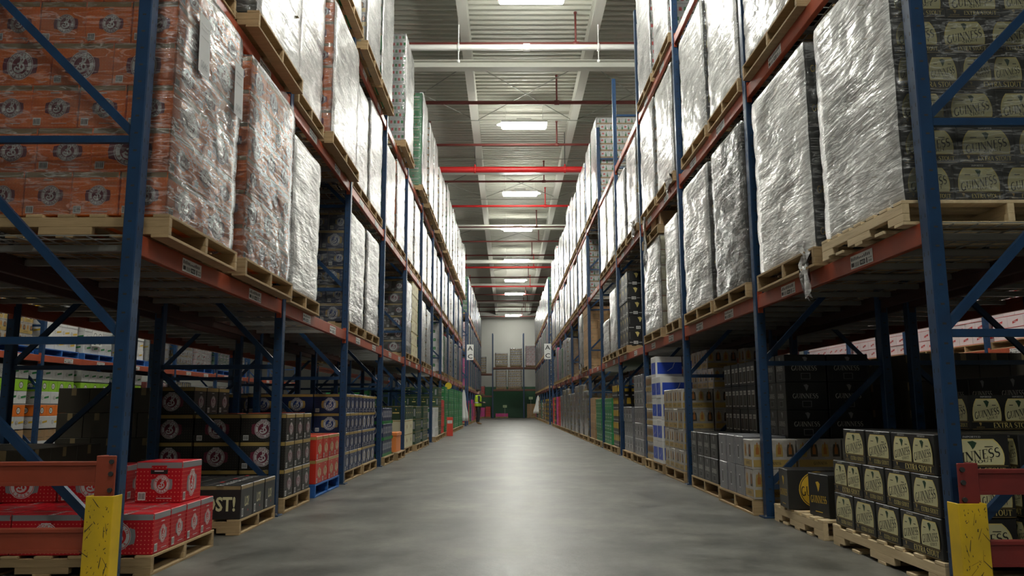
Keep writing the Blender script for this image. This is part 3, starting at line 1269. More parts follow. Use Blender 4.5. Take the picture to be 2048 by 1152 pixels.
def ibeam_along_x(name, y, z, w_=.24, h=.18):
    g = G()
    g.box(X0, X1, y - w_ / 2, y + w_ / 2, z, z + .022, M_STEELW)
    g.box(X0, X1, y - w_ / 2, y + w_ / 2, z + h - .022, z + h, M_STEELW)
    g.box(X0, X1, y - .01, y + .01, z + .022, z + h - .022, M_STEELW)
    return struct(g.obj(name))


n = 1
for y in (.4, 8.6, 16.9, 25.0, 33.2, 41.4, 49.6, 57.8):
    ibeam_along_x('trim_%d' % n, y, CEIL - .625)
    n += 1
for x in (-8.9, -6.2, -3.55, -.88, 1.86, 4.6, 7.3, 10.0):
    ibeam_along_y('trim_%d' % n, x, Y0, Y1, CEIL - .44)
    n += 1
M_ROD = mat('bracing_rod', (.22, .22, .19), .5, .3)
for y in (17.1, 25.2, 33.4, 41.6):
    for x in (-3.55, -.88, 1.86):
        g = G()
        g.bar((x, y, CEIL - .33), (x + 2.72, y + 3.8, CEIL - .33), .012, M_ROD, 5)
        g.bar((x + 2.72, y, CEIL - .36), (x, y + 3.8, CEIL - .36), .012, M_ROD, 5)
        struct(g.obj('trim_%d' % n))
        n += 1
for y in (20.6, 24.0, 28.9, 36.5):
    g = G()
    g.bar((X0, y, CEIL - .45), (X1, y, CEIL - .45), .014, M_ROD, 5)
    struct(g.obj('trim_%d' % n))
    n += 1

# sprinkler pipes across the aisle
M_PIPE = mat('dark_red_pipe', (.15, .03, .025), .45)
M_PIPER = mat('bright_red_pipe', (.50, .02, .02), .35)
M_PIPEW = mat('white_pipe', (.82, .82, .80), .3)
M_DARK = mat('dark_pipe', (.04, .04, .04), .5)


def cross_pipe(y, z_, r, m, label, risers=(-2.5, 1.35), top=CEIL - .08, name='sprinkler_pipe'):
    z = z_ + .085
    g = G()
    g.bar((X0 + .02, 0, 0), (X1 - .02, 0, 0), r, m, 12)
    o = g.obj(name, None, (0, y, z), True)
    tag(o, label, 'pipe')
    for x in risers:
        k = G()
        k.bar((0, 0, r * .5), (0, 0, top - z), .022, m, 8)
        k.bar((-.06, 0, 0), (.06, 0, 0), r * 1.35, m, 10)
        k.bar((0, 0, top - z - .04), (0, 0, top - z), .035, m, 8)
        k.obj('riser', o, (x, 0, 0), True)
    return o


pipes = [(15.3, 8.3, .045, 0), (18.45, 8.3, .045, 0), (21.6, 8.3, .035, 0), (25.3, 8.3, .035, 0), (28.55, 8.3, .045, 1), (32.0, 8.3, .03, 0), (34.9, 8.3, .035, 0),
         (38.2, 8.3, .035, 0), (41.6, 8.3, .05, 1), (44.9, 8.3, .035, 0), (48.4, 8.3, .05, 1), (52.0, 8.3, .035, 0), (55.2, 8.3, .035, 0), (58.7, 8.3, .035, 0), (61.6, 8.3, .035, 0), (64.9, 8.3, .035, 0)]
for i, (y, z, r, bright) in enumerate(pipes):
    cross_pipe(y, z, r, M_PIPER if bright else M_PIPE, '%s sprinkler pipe crossing under the roof, %s from the white pipe' % ('bright red' if bright else 'dark red', ORD[i]),
               risers=(-2.45 + (i % 3) * .12, 1.45 - (i % 2) * .2))
o = cross_pipe(15.15, 8.16, .062, M_PIPEW, 'white glossy pipe hung across the aisle under the roof deck', risers=(), name='white_pipe')
for x in (-.98, 1.9):
    k = G()
    k.bar((0, 0, .05), (0, 0, .85), .012, M_PIPEW, 6)
    k.bar((0, 0, -.06), (0, 0, -.3), .01, M_PIPEW, 6)
    k.bar((-.02, 0, 0), (.02, 0, 0), .085, M_PIPEW, 14)
    k.bar((0, -.02, -.3), (0, .02, -.3), .03, M_PIPEW, 8)
    k.obj('pipe_hanger', o, (x, 0, 0), True)
k = G()
k.bar((-.07, 0, 0), (.07, 0, 0), .082, M_PIPEW, 16)
k.obj('pipe_coupling', o, (.42, 0, 0), True)
o = cross_pipe(22.6, 7.87, .092, M_PIPER, 'thick bright red main pipe crossing the aisle under the roof', risers=(), name='main_pipe')
for x in (-.95, 1.75):
    k = G()
    k.bar((0, 0, .09), (0, 0, 1.15), .01, M_DARK, 6)
    k.bar((-.03, 0, 0), (.03, 0, 0), .105, M_PIPER, 14)
    k.bar((0, 0, .09), (0, 0, .17), .04, M_PIPER, 8, .015)
    k.obj('pipe_hanger', o, (x, 0, 0), True)

# ------------------------------------------------------------------ fluorescent fixtures
M_LENS = mat('fluorescent_lens', (.9, .9, .9), .5, emit=((1.0, 1.0, .91), LAMP))
M_FIX = mat('fixture_enamel', (.75, .75, .73), .4)
_fx = None


def fixture(x, y, label, z=8.355, flip=False):
    global _fx
    if _fx is None:
        h = G()
        h.box(-.62, .62, -.17, .17, .045, .11, M_FIX, .01)
        h.box(-.2, .2, -.09, .09, .11, .19, M_FIX, .01)
        l = G()
        l.box(-.60, .60, -.16, .16, -.045, .05, M_LENS, .03)
        s_ = G()
        s_.bar((.6, 0, .04), (.72, 0, .03), .05, M_LENS, 8, .012)
        w_ = G()
        for sx in (-.5, .5):
            w_.bar((sx, 0, .11), (sx, 0, CEIL - .4 - 8.355 + .3), .006, M_STEELW, 4)
        _fx = [('housing', h.mesh('housing')), ('lens', l.mesh('lens')), ('end_sensor', s_.mesh('end_sensor')), ('suspension_wires', w_.mesh('suspension_wires'))]
    o = thing('ceiling_light', label, 'ceiling light', (x, y, z), PI if flip else 0, 'fluorescent lights over the aisles')
    for n_, me in _fx:
        put(n_, me, o)
    return o


for i, y in enumerate(AISLE_LIGHTS):
    fixture(.47, y, '%s fluorescent light hung above the middle of the aisle' % ['hindmost', 'second hindmost', 'third hindmost', 'overhead', 'fluorescent glowing', 'large', 'second large', 'third glowing', 'fourth glowing', 'fifth glowing', 'sixth glowing', 'last small'][i], flip=i in (5, 7))
for x in (-6.3, 6.5):
    for i, y in enumerate(SIDE_LIGHTS):
        fixture(x, y, 'fluorescent light %s over the aisle behind the %s' % (ORD[i] + ' along', 'stout rack' if x > 0 else 'orange-carton rack'))

# ------------------------------------------------------------------ racking
TOP = 7.58
_RM = {}


def upright_parts(height, side):
    """Frame in local coordinates: front post at x=0, rear post at x=-FD (L) or +FD (R)."""
    k = (height, side)
    if k in _RM:
        return _RM[k]
    s_ = -1 if side == 'L' else 1
    ps = []
    for xx in (0, s_ * FD):
        g = G()
        d = -s_ if xx == 0 else s_          # face towards the aisle
        hw = .038
        g.box(xx - hw, xx + hw, -.042, .042, 0, height, BLUE, .006)
        # slots punched down the aisle face and the two sides
        nsl = int(height / .1)
        for i in range(1, nsl):
            z = i * .1
            for yy in (-.02, .02):
                xf_ = xx + d * (hw + .0006)
                g.add([(xf_, yy - .004, z - .011), (xf_, yy + .004, z - .011), (xf_, yy + .003, z + .011), (xf_, yy - .003, z + .011)], [(0, 1, 2, 3)], SCUFF)
            g.add([(xx - .01, -.0427, z + .03), (xx + .01, -.0427, z + .03), (xx + .01, -.0427, z + .04), (xx - .01, -.0427, z + .04)], [(0, 1, 2, 3)], SCUFF)
        ps.append(('front_post' if xx == 0 else 'rear_post', g.mesh('post')))
        f = G()
        f.box(xx - .07, xx + .07, -.07, .07, 0, .01, BLUE, .002)
        for q in (-.05, .05):
            f.bar((xx + q, -.05, .01), (xx + q, -.05, .025), .009, STEEL, 6)
        ps.append(('foot_plate', f.mesh('foot_plate')))
    zs = [.25, 1.29, 2.41, 3.5, 4.6, 5.7, 6.8]
    zs = [z for z in zs if z < height]
    for i, z in enumerate(zs):
        g = G()
        g.beam((s_ * .03, 0, z), (s_ * (FD - .03), 0, z), .04, .03, BLUE)
        ps.append(('horizontal_brace', g.mesh('horizontal_brace')))
        if i < len(zs) - 1:
            g = G()
            g.beam((s_ * .03, .004, z + .03), (s_ * (FD - .03), .004, zs[i + 1] - .05), .045, .03, BLUE)
            ps.append(('diagonal_brace', g.mesh('diagonal_brace')))
    _RM[k] = ps
    return ps


def upright(x, y, side, label, height=TOP, group=None):
    o = thing('upright_frame', label, 'rack upright', (x, y, 0), 0, group)
    for n_, me in upright_parts(height, side):
        put(n_, me, o)
    return o


_BM = {}


def beam_parts(L_, s_, labels, om=None):
    """Box beam along y from 0 to L_ with end connectors; s_ = +1 when its face looks towards +x."""
    k = (round(L_, 3), s_, labels, om is None)
    OR_ = om or ORANGE
    if k in _BM:
        return _BM[k]
    bh = .115
    b = G()
    b.box(-.022, .022, .045, L_ - .045, -bh, 0, OR_, .004)
    b.box(-s_ * .022 - .012, -s_ * .022 + .012, .045, L_ - .045, -.045, -.002, OR_)
    ps = [('beam_profile', b.mesh('beam_profile'))]
    for e in (0, 1):
        c = G()
        ye = .0 if e == 0 else L_
        y0, y1 = (ye, ye + .045) if e == 0 else (ye - .045, ye)
        c.box(s_ * .018 - .006, s_ * .018 + .006, y0, y1, -.155, .035, OR_, .002)
        ya = y1 if e == 0 else y0
        c.box(min(-s_ * .02, s_ * .02), max(-s_ * .02, s_ * .02), ya - .004, ya + .004, -.155, .035, OR_)
        for z in (-.12, -.045, .015):
            c.bar((s_ * .024, (y0 + y1) / 2, z), (s_ * .03, (y0 + y1) / 2, z), .009, SCUFF, 6)
        ps.append(('end_connector', c.mesh('end_connector')))
    for fr in labels:
        q = G()
        yc = fr * L_
        xo = s_ * .0235
        sw, sh = .30, .082
        q.box(min(xo, xo + s_ * .001), max(xo, xo + s_ * .001), yc - sw / 2, yc + sw / 2, -.103, -.103 + sh, WHITE)
        lay = [rect(-.14, -.10, -.03, -.005), rect(-.02, .05, -.034, -.004), rect(.065, .08, -.036, -.002)]
        ps_ = [p for r_ in lay for p in r_]
        rr = random.Random(int(fr * 100))
        for i in range(12):
            u = -.14 + i * .022
            ps_ += rect(u, u + .012, .008, .008 + rr.choice((.012, .018, .022)))
        for i in range(9):
            ps_ += rect(-.09 + i * .007, -.0865 + i * .007, -.034, -.006)
        for i in range(8):
            ps_ += rect(.092 + i * .006, .095 + i * .006, -.034, -.02)
        ps_ += fit(sans('A0240', .01), .05, .01, .115, -.008)
        up = [(BLACK, ps_), (WHITE, fit(sans('9053', .02), .05, .016, .015, -.019))]
        kk = 0
        for m, pp in up:
            kk += 1
            vs, fs = [], []
            for p in pp:
                o = len(vs)
                for u, v in p:
                    vs.append((xo + s_ * (.0012 + .0004 * kk), yc + s_ * u, -.062 + v))
                fs.append(tuple(range(o, o + len(p))))
            q.add(vs, fs, m)
        ps.append(('bay_label', q.mesh('bay_label')))
    _BM[k] = ps
    return ps


def beam(x, y, z, L_, s_, label, labels=(.25, .75), group=None, om=None):
    o = thing('shelf_beam', label, 'rack beam', (x, y, z), 0, group)
    for n_, me in beam_parts(L_, s_, labels, om):
        put(n_, me, o)
    return o


def deck_mesh(W, L_):
    k = ('deck', W, L_)
    if k not in _BM:
        g = G()
        n_ = int(L_ / .1)
        for i in range(n_ + 1):
            y = i * L_ / n_
            g.box(0, W, y - .0028, y + .0028, .003, .009, STEEL)
        for i in range(9):
            x = i * W / 8
            g.box(x - .003, x + .003, 0, L_, -.003, .003, STEEL)
        for i in range(6):
            y = (i + .5) * L_ / 6
            g.box(.03, W - .03, y - .02, y + .02, -.04, -.004, STEEL)
        _BM[k] = g.mesh('wire_deck')
    return _BM[k]


def rack(side, y0, nb, x, name, decks=6, skip_rear=0, levels=(Z1, Z2, Z3), height=TOP, labels=True, nth0=0, off=0):
    s_ = 1 if side == 'L' else -1
    for k in range(nb + 1):
        upright(x, y0 + k * BAY, side, 'blue steel upright frame, %s along the %s' % (ORD[k + nth0], name), height)
    for k in range(nb):
        for li, z in enumerate(levels):
            lab = (.27 + .03 * (k % 2), .72) if labels else ()
            beam(x, y0 + k * BAY, z, BAY, s_, 'orange shelf beam, %s, front of the %s bay of the %s' % (LEVEL[li + 1], ORD[k + nth0], name), lab)
            if k < 9:
                beam(x - s_ * FD, y0 + k * BAY, z, BAY, -s_, 'orange shelf beam, %s, back of the %s bay of the %s' % (LEVEL[li + 1], ORD[k + nth0], name), (), om=ORANGE_SHADE)
            if k < decks:
                d = thing('wire_deck', 'wire mesh shelf deck, %s, %s bay of the %s' % (LEVEL[li + 1], ORD[k + nth0], name), 'wire deck',
                          (x - s_ * (FD - .02) if side == 'L' else x + .02, y0 + k * BAY + .05, z - .0095), me=deck_mesh(FD - .04, BAY - .1))


rack('L', YL, 11, XL, 'orange-carton rack', decks=7)
rack('R', YR, 12, XR, 'stout rack', decks=7)
# far racks beyond the cross aisle
rack('L', 40.6, 7, XL, 'far rack past the worker', decks=0)
rack('R', 40.9, 7, XR, 'far rack facing the worker', decks=0)
# back-to-back rows behind
rack('R', YL, 9, XL - FD - .25 - FD, 'row behind the orange-carton rack', decks=4, levels=(Z1, Z2), height=TOP, labels=False)
rack('L', YR, 9, XR + FD + .25 + FD, 'row behind the stout rack', decks=4, levels=(Z1, Z2), height=TOP, labels=False)
# next aisle's racks
rack('L', 5.6, 9, -8.35, 'next aisle rack beyond the orange cartons', decks=0, levels=(Z1, Z2), height=5.5)
rack('R', 5.3, 9, 8.5, 'next aisle rack beyond the stout', decks=0, levels=(Z1, Z2), height=5.5)


# ------------------------------------------------------------------ guards at the rack ends
def post_guard(x, y, h, label):
    g = G()
    t, w_ = .006, .068
    g.box(x - w_, x + w_, y - .045, y - .039, 0, h, YELLOW, .002)
    g.box(x - w_, x - w_ + t, y - .04, y + .05, 0, h, YELLOW, .002)
    g.box(x + w_ - t, x + w_, y - .04, y + .05, 0, h, YELLOW, .002)
    q = random.Random(int(abs(x) * 10))
    for i in range(60):
        cx, cz = x + q.uniform(-.06, .06), q.uniform(.03, h - .02)
        a = q.gauss(0.1, .5)
        l, ww = q.choice((.003, .005, .008, .03)), q.uniform(.0006, .0022)
        g.add([(cx + u * math.sin(a) - v * math.cos(a), y - .0458, cz + u * math.cos(a) + v * math.sin(a)) for u, v in ((-l, -ww), (l, -ww * .3), (l * .9, ww), (-l * .6, ww * 1.3))], [(0, 1, 2, 3)], SCUFF)
    o = g.obj('column_guard', None, None)
    tag(o, label, 'column guard')
    p = G()
    p.box(x - .1, x + .1, y - .09, y + .06, 0, .008, YELLOW)
    p.obj('base_plate', o)
    return o


post_guard(-2.02, 4.03, .50, 'scuffed yellow column guard at the foot of the upright by the red cartons')
post_guard(2.178, 3.80, .471, 'scuffed yellow column guard at the foot of the upright by the stout cartons')


def rail(x0, x1, y, zc, h, label, m):
    g = G()
    g.box(min(x0, x1), max(x0, x1), y - .02, y + .02, zc - h / 2, zc + h / 2, m, .004)
    for z in (zc - h / 2 + .01, zc + h / 2 - .01):
        g.box(min(x0, x1), max(x0, x1), y - .03, y - .018, z - .008, z + .008, m)
    o = g.obj('guard_rail')
    tag(o, label, 'guard rail')
    return o


DRED = mat('guard_dark_orange', (.34, .06, .028), .5, nmix=.6, nscale=5, nc=(.2, .04, .02))
DRED2 = mat('guard_dark_red', (.22, .025, .022), .5, nmix=.6, nscale=5, nc=(.13, .02, .02))
for s_, x, y, m, nm in ((-1, -2.03, 4.08, DRED, 'red cartons'), (1, 2.2, 3.84, DRED2, 'stout cartons')):
    for z, lv in ((.603 if s_ < 0 else .563, 'upper'), (.275 if s_ < 0 else .232, 'lower')):
        o = rail(x + s_ * .05, x + s_ * 1.2, y, z, .12, '%s dark orange-red steel guard rail across the rack end by the %s' % (lv, nm), m)
        if lv == 'upper':
            c = G()
            c.box(x - .05, x + .05, y - .035, y - .025, z - .12, z + .09, m, .003)
            c.box(x + s_ * .03 - .01, x + s_ * .03 + .01, y - .03, y + .03, z - .12, z + .09, m, .002)
            for q in (-.08, .0, .06):
                c.bar((x - s_ * .03, y - .035, z + q), (x - s_ * .03, y - .045, z + q), .012, SCUFF, 8)
            c.obj('end_bracket', o)

# ------------------------------------------------------------------ shelf loads, orange-carton rack
F, F2 = M_FILM1, M_FILM2
yl = lambda k: YL + k * BAY
yr = lambda k: YR + k * BAY
# first shelf
load('L', 1, 4.32, 5.42, 'orange', 1.58, F, face=-1.92)
load('L', 1, 5.62, 6.86, 'orange', 1.58, F, face=-1.92)
load('L', 1, 7.08, 8.16, 'brown', 1.47, M_FILM3, face=-1.99)
load('L', 1, 9.93, 11.03, 'navy', 1.44, F2)
load('L', 1, 11.13, 12.3, 'brown', 1.5, F2)
load('L', 1, 15.56, 16.62, 'brown', 1.47, F)
load('L', 1, 16.75, 17.9, 'diamond', 1.62, None)
load('L', 1, 18.4, 19.5, 'green', 1.44, F2)
load('L', 1, 19.7, 20.8, 'star', 1.36, F2)
load('L', 1, 24.06, 25.2, 'whitegreen', 1.56, None)
load('L', 1, 25.4, 26.5, 'green', 1.3, F)
load('L', 1, 26.9, 28.0, 'redplain', 1.4, F)
load('L', 1, 28.3, 29.4, 'star', 1.36, F)
load('L', 1, 29.7, 30.8, 'green', 1.2, F)
load('L', 1, 31.2, 32.3, 'cans', 1.4, F)
load('L', 1, 32.5, 33.7, 'star', 1.36, F)
load('L', 1, 33.9, 35.1, 'magenta', 1.44, F)
# second shelf
load('L', 2, 4.4, 5.45, 'orange', 1.3, F)
load('L', 2, 5.60, 6.88, 'tan', 1.5, F2, face=-1.90)
load('L', 2, 7.08, 8.1, 'orange', 1.57, F2, face=-1.99)
load('L', 2, 8.25, 9.74, 'orange', 1.57, F2, face=-1.92)
load('L', 2, 9.93, 11.1, 'navy', 1.44, F2)
load('L', 2, 11.2, 12.35, 'pale', 1.6, F2)
load('L', 2, 12.8, 13.9, 'green', 1.44, F2)
load('L', 2, 14.05, 15.25, 'orange', 1.57, F2)
load('L', 2, 15.6, 16.7, 'redplain', 1.6, F2)
load('L', 2, 16.85, 18.0, 'star', 1.53, F2)
ks = ['navy', 'pale', 'green', 'star', 'green', 'cans', 'darkgreen', 'star', 'cans', 'green', 'star', 'pale', 'cans']
y = 18.45
i = 0
while y < 34.6:
    k = (y - YL) % BAY
    load('L', 2, y, y + 1.12, ks[i % len(ks)], rnd.uniform(1.35, 1.6), F2 if i % 2 else F)
    y += 1.26 if i % 2 == 0 else 1.56
    i += 1
# third shelf
load('L', 3, 7.08, 8.2, 'cans', 2.1, F2, detail=1, face=-1.88)
load('L', 3, 8.4, 9.6, 'green', 2.16, F2, detail=1, face=-1.88)
load('L', 3, 9.93, 11.1, 'pale', 2.2, F2, detail=1, face=-1.88)
load('L', 3, 11.2, 12.35, 'green', 2.2, F2, detail=1, face=-1.88, mixed=['green', 'star'])
load('L', 3, 13.9, 15.25, 'cans', 2.1, F2, detail=1, face=-1.88)
ks = ['green', 'star', 'cans', 'pale', 'star', 'cans', 'green', 'star']
y = 16.85
i = 0
while y < 34.8:
    load('L', 3, y, y + 1.14, ks[i % len(ks)], 1.9 if 20.5 < y < 23.5 else [2.1, 2.0, 2.1, 1.95, 2.1, 2.15, 1.9][i % 7], F2, detail=1, face=-1.88)
    y += 1.26 if i % 2 else 1.56
    i += 1

# ------------------------------------------------------------------ shelf loads, stout rack
load('R', 1, 4.06, 5.12, 'stout', 1.48, M_FILM3, face=2.13, along='y', wood=WOODL)
load('R', 1, 5.28, 6.5, 'draught', 1.5, M_FILM3, face=2.13)
load('R', 1, 6.85, 7.94, 'darkguin', 1.5, F, face=2.14)
load('R', 1, 8.06, 9.3, 'draught', 1.5, F2, face=2.14)
load('R', 1, 9.68, 10.5, 'harp', 1.3, M_FILM3)
load('R', 1, 10.85, 12.2, 'blond', 1.32, F2)
load('R', 1, 14.0, 15.1, 'harp', 1.35, None)
load('R', 1, 15.35, 16.4, 'cream', 1.3, F2)
load('R', 1, 16.5, 17.6, 'cream', .75, F2)
load('R', 1, 21.0, 22.3, 'kraft', 1.6, None)
load('R', 1, 22.45, 23.5, 'whitegreen', 1.56, F)
i = 0
y = 26.6
ks = ['kraft', 'star', 'pink', 'green', 'cans', 'magenta', 'star', 'pale']
while y < 36.5:
    load('R', 1, y, y + 1.1, ks[i % len(ks)], [1.1, 1.3, 1.4][i % 3], F)
    y += 1.26 if i % 2 else 1.56
    i += 1
# second shelf
load('R', 2, 5.3, 6.6, 'sixpack', 1.5, F2, face=2.13)
load('R', 2, 6.86, 7.95, 'stout', 1.48, M_FILM3)
load('R', 2, 8.07, 9.25, 'stout', 1.48, M_FILM3)
load('R', 2, 9.72, 10.85, 'stout', 1.48, M_FILM3)
load('R', 2, 11.0, 12.2, 'star', 1.53, F2)
load('R', 2, 12.6, 13.7, 'cream', 1.5, F2)
load('R', 2, 13.85, 15.0, 'harp', 1.35, F2)
load('R', 2, 15.4, 16.5, 'stout', 1.48, M_FILM3)
load('R', 2, 16.6, 17.75, 'blond', 1.5, F2)
load('R', 2, 20.95, 22.1, 'star', 1.53, F2)
ks = ['star', 'cans', 'whitegreen', 'pale', 'cans', 'star', 'pink']
y, i = 22.3, 0
while y < 37:
    load('R', 2, y, y + 1.12, ks[i % len(ks)], [1.5, 1.35, 1.55][i % 3], F2)
    y += 1.56 if i % 2 == 0 else 1.26
    i += 1
# third shelf
load('R', 3, 7.0, 8.1, 'sixpack', 1.8, F2, detail=1)
load('R', 3, 9.72, 10.85, 'cans', 2.1, F2, detail=1)
load('R', 3, 11.0, 12.2, 'cans', 2.1, F2, detail=1)
load('R', 3, 18.1, 19.4, 'star', 2.04, F, detail=1, W=1.3)
ks = ['green', 'star', 'cans', 'pale', 'pink', 'cans', 'star', 'pale']
y, i = 19.6, 0
while y < 36.8:
    load('R', 3, y, y + 1.14, ks[i % len(ks)], 1.9 if 20.5 < y < 23.5 else [1.95, 1.7, 2.05, 1.8, 2.0, 2.1, 1.75, 1.9][i % 8], F2, detail=1)
    y += 1.56 if i % 2 == 0 else 1.26
    i += 1

# far racks
for side, fy, nm in (('L', 40.75, 'the rack past the worker'), ('R', 41.05, 'the rack facing the worker')):
    for lev in (1, 2, 3):
        for k in range(7):
            for q in (0, 1):
                st = rnd.choice(['star', 'green', 'pink', 'cans', 'navy', 'pale', 'magenta'])
                if side == 'L' and lev == 3 and k == 0:
                    st = 'green'
                if side == 'L' and lev in (1,) and k == 0:
                    st = 'magenta'
                load(side, lev, fy + k * BAY + q * 1.36, fy + k * BAY + q * 1.36 + 1.14, st, rnd.uniform(1.3, 1.55) + (.5 if lev == 3 else 0), F, rack=nm, )

# ------------------------------------------------------------------ rows behind, and next aisles
load('L', 0, 4.35, 5.5, 'tan', .5, None, face=-3.45, rack='the row behind orange', detail=1)
for i, (y, st, h) in enumerate([(5.7, 'tan', .6), (8.0, 'tan', 1.1), (9.95, 'navy', 1.0), (11.3, 'tan', .9), (12.8, 'navy', .75), (14.15, 'tan', .9), (15.6, 'darkgreen', .9), (17.0, 'tan', .9), (18.4, 'kraft', .9), (19.8, 'green', 1.2)]):
    load('L', 0, y, y + 1.15, st, h, None, face=-3.45, rack='the row behind orange', detail=1)
for lev, hh in ((1, 1.4),):
    for k in range(5):
        for q in (0, 1):
            load('L', lev, yl(k) + .12 + q * 1.36, yl(k) + 1.26 + q * 1.36, ['tan', 'brown', 'kraft', 'navy', 'pale'][(k * 2 + q) % 5], hh, F, face=-3.45, rack='the row behind orange', detail=0)
for i, (y, st, h) in enumerate([(4.07, 'tan', 1.1), (5.45, 'darkguin', 1.1), (6.9, 'tan', 1.25), (8.27, 'darkguin', 1.25), (9.72, 'sixpack', 1.25), (11.1, 'sixpack', 1.4), (12.55, 'tan', 1.3), (13.9, 'sixpack', 1.3), (15.4, 'kraft', 1.2), (16.8, 'green', 1.3)]):
    load('R', 0, y, y + 1.15, st, h, None, face=3.62, rack='the row behind stout', detail=1)
for lev, hh in ((1, 1.4),):
    for k in range(5):
        for q in (0, 1):
            load('R', lev, yr(k) + .12 + q * 1.36, yr(k) + 1.26 + q * 1.36, ['tan', 'darkguin', 'sixpack', 'pale', 'stout'][(k * 2 + q) % 5], hh, F, face=3.62, rack='the row behind stout', detail=0)
# the bright stacks beyond the next aisle
NL = 'the aisle beyond orange'
for i in range(14):
    y = 5.6 + (i // 2) * BAY + .13 + (i % 2) * 1.36
    near = y < 18
    load('L', 1, y, y + 1.15, ['pale', 'bbyellow', 'bbgreen', 'bbyellow', 'star'][i % 5] if near else ['pale', 'pink', 'green', 'star', 'bbyellow'][i % 5], 1.3, None if near else F, face=-8.4, rack=NL, detail=1 if near else 0, wood=BLUEWOOD)
    if near:
        load('L', 0, y, y + 1.15, 'bbgreen', 1.45, None, face=-8.4, rack=NL, detail=1, mixed=['bbgreen', 'kraft', 'bbyellow', 'bborange', 'bbgreen', 'bblime'])
    else:
        load('L', 0, y, y + 1.15, ['pale', 'redplain', 'yellowblack', 'star'][i % 4], 1.35, F, face=-8.4, rack=NL, detail=0)
NR = 'the aisle beyond stout'
for i in range(12):
    y = 5.3 + (i // 2) * BAY + .1 + (i % 2) * 1.36
    load('R', 1, y, y + 1.3, 'pink', 1.4, None, face=8.55, rack=NR, detail=1)
    load('R', 0, y, y + 1.3, 'pink', 1.4, None, face=8.55, rack=NR, detail=1)


# ------------------------------------------------------------------ loose cartons stacked on floor pallets
def stack(side, y0, y1, face, cols, rows, heights, style, place, z0=PH, wood=None, along='x', rot=False, W=None, pal=True, styles=None, simple=False, ph=None):
    """cols run away from the aisle, rows along it; heights[col][row] = cartons high. Every carton in view is a thing."""
    a, b, h = STYLES[style][1]
    z0 = ph or z0
    D = y1 - y0
    W = W or cols * (b if rot else a)
    s_ = 1 if side == 'R' else -1
    x0 = face
    if pal:
        pallet(x0 + s_ * max(W, 1.16) / 2, (y0 + y1) / 2, 0, max(W, 1.16), D + .03, '%swooden pallet on the floor under the %s' % ('blue ' if wood is BLUEWOOD else '', place), along, wood, simple=simple).scale = (1, 1, z0 / PH)
    hm = max(max(r_) for r_ in heights)
    for c in range(cols):
        for r_ in range(rows):
            n_ = heights[c][r_] if isinstance(heights[c], (list, tuple)) else heights[c]
            # a column hidden behind taller neighbours, its top above eye level, is not built
            if c > 0 and r_ > 0 and heights[c - 1][r_] >= n_ and heights[c][r_ - 1] >= n_ and z0 + n_ * h > .82:
                continue
            for t in range(n_):
                st = styles[t] if styles else style
                if st is None:
                    continue
                sw, sd = W / cols, D / rows
                bw, bd, bh = STYLES[st][1]
                if rot:
                    bw, bd = bd, bw
                x = x0 + s_ * (c + .5) * sw + rnd.uniform(-.003, .003)
                y = y0 + (r_ + .5) * sd + rnd.uniform(-.002, .002)
                lab = '%s carton, %s from aisle, %s along, tier %s, %s' % (STYLES[st][3], ORD[c], ORD[r_], ['one', 'two', 'three', 'four', 'five', 'six', 'seven'][t], place)
                o = thing('carton', lab, 'carton', (x, y, z0 + .0015 + t * (h + .001)), rnd.uniform(-.004, .004), 'cartons on the ' + place, carton_mesh(st, rot, simple))
                o.scale = ((sw - .014) / bw, (sd - .014) / bd, h / bh * .998)


# orange-carton side floor positions
stack('L', 4.58, 5.5, -2.0, 3, 4, [[1] * 4] * 3, 'red', 'red-carton pallet', W=1.22, ph=.11)
o = thing('carton', 'single red lager carton with a carry hole standing alone on the red cartons', 'carton', (-2.21, 5.24, .11 + .2285), R(-3), None, carton_mesh('red', True))
o.scale = (1, .66, 1.12)
k = G()
k.box(-.055, .055, -.2145, -.208, .158, .186, BLACK, .002)
k.box(-.05, .05, -.218, -.212, .18, .205, B_RED, .002)
k.obj('carry_hole', o)
for i in range(2):
    thing('carton', 'red lager carton, %s of the raised row behind the steel guard rail' % ORD[i], 'carton', (-2.675 - i * .43, 5.31 - .03 * i, .11 + .2285 if i < 2 else .11), R(3), None, carton_mesh('red', False))
stack('L', 5.98, 6.85, -1.98, 3, 3, [[1, 1, 1], [1, 1, 1], [1, 1, 1]], 'lost', 'pallet of low black cartons', ph=.11)
stack('L', 7.13, 8.03, -1.98, 3, 3, [[3, 3, 3], [3, 3, 3], [4, 4, 4]], 'brown', 'brown-ale pallet')
stack('L', 8.35, 9.5, -2.0, 3, 4, [[2, 2, 2, 2], [2, 3, 3, 3], [3, 3, 3, 3]], 'scarlet', 'blue scarlet-ale pallet', wood=BLUEWOOD)
stack('L', 9.97, 11.1, -2.03, 3, 4, [[4, 4, 4, 4], [4, 4, 4, 4], [4, 4, 4, 4]], 'navy', 'navy lager pallet')
load('L', 0, 11.2, 12.3, 'navy', .96, None, face=-2.03, detail=1)
load('L', 0, 12.75, 13.8, 'greencrate', .78, None, face=-1.98, detail=1)
stack('L', 15.6, 16.8, -2.0, 2, 2, [[2, 2], [2, 2]], 'diamond', 'diamond-box pallet', simple=True)
stack('L', 15.6, 16.8, -2.0, 3, 4, [[1] * 4] * 3, 'darkgreen', 'cream diamond boxes', z0=PH + .545, pal=False, simple=True, W=1.2)
load('L', 0, 17.0, 18.1, 'darkgreen', 3 * STYLES['darkgreen'][1][2] + .01, None, face=-1.95, W=1.16, detail=1)
load('L', 0, 18.5, 19.6, 'darkgreen', 3 * STYLES['darkgreen'][1][2] + .01, None, face=-1.95, W=1.16, detail=1)
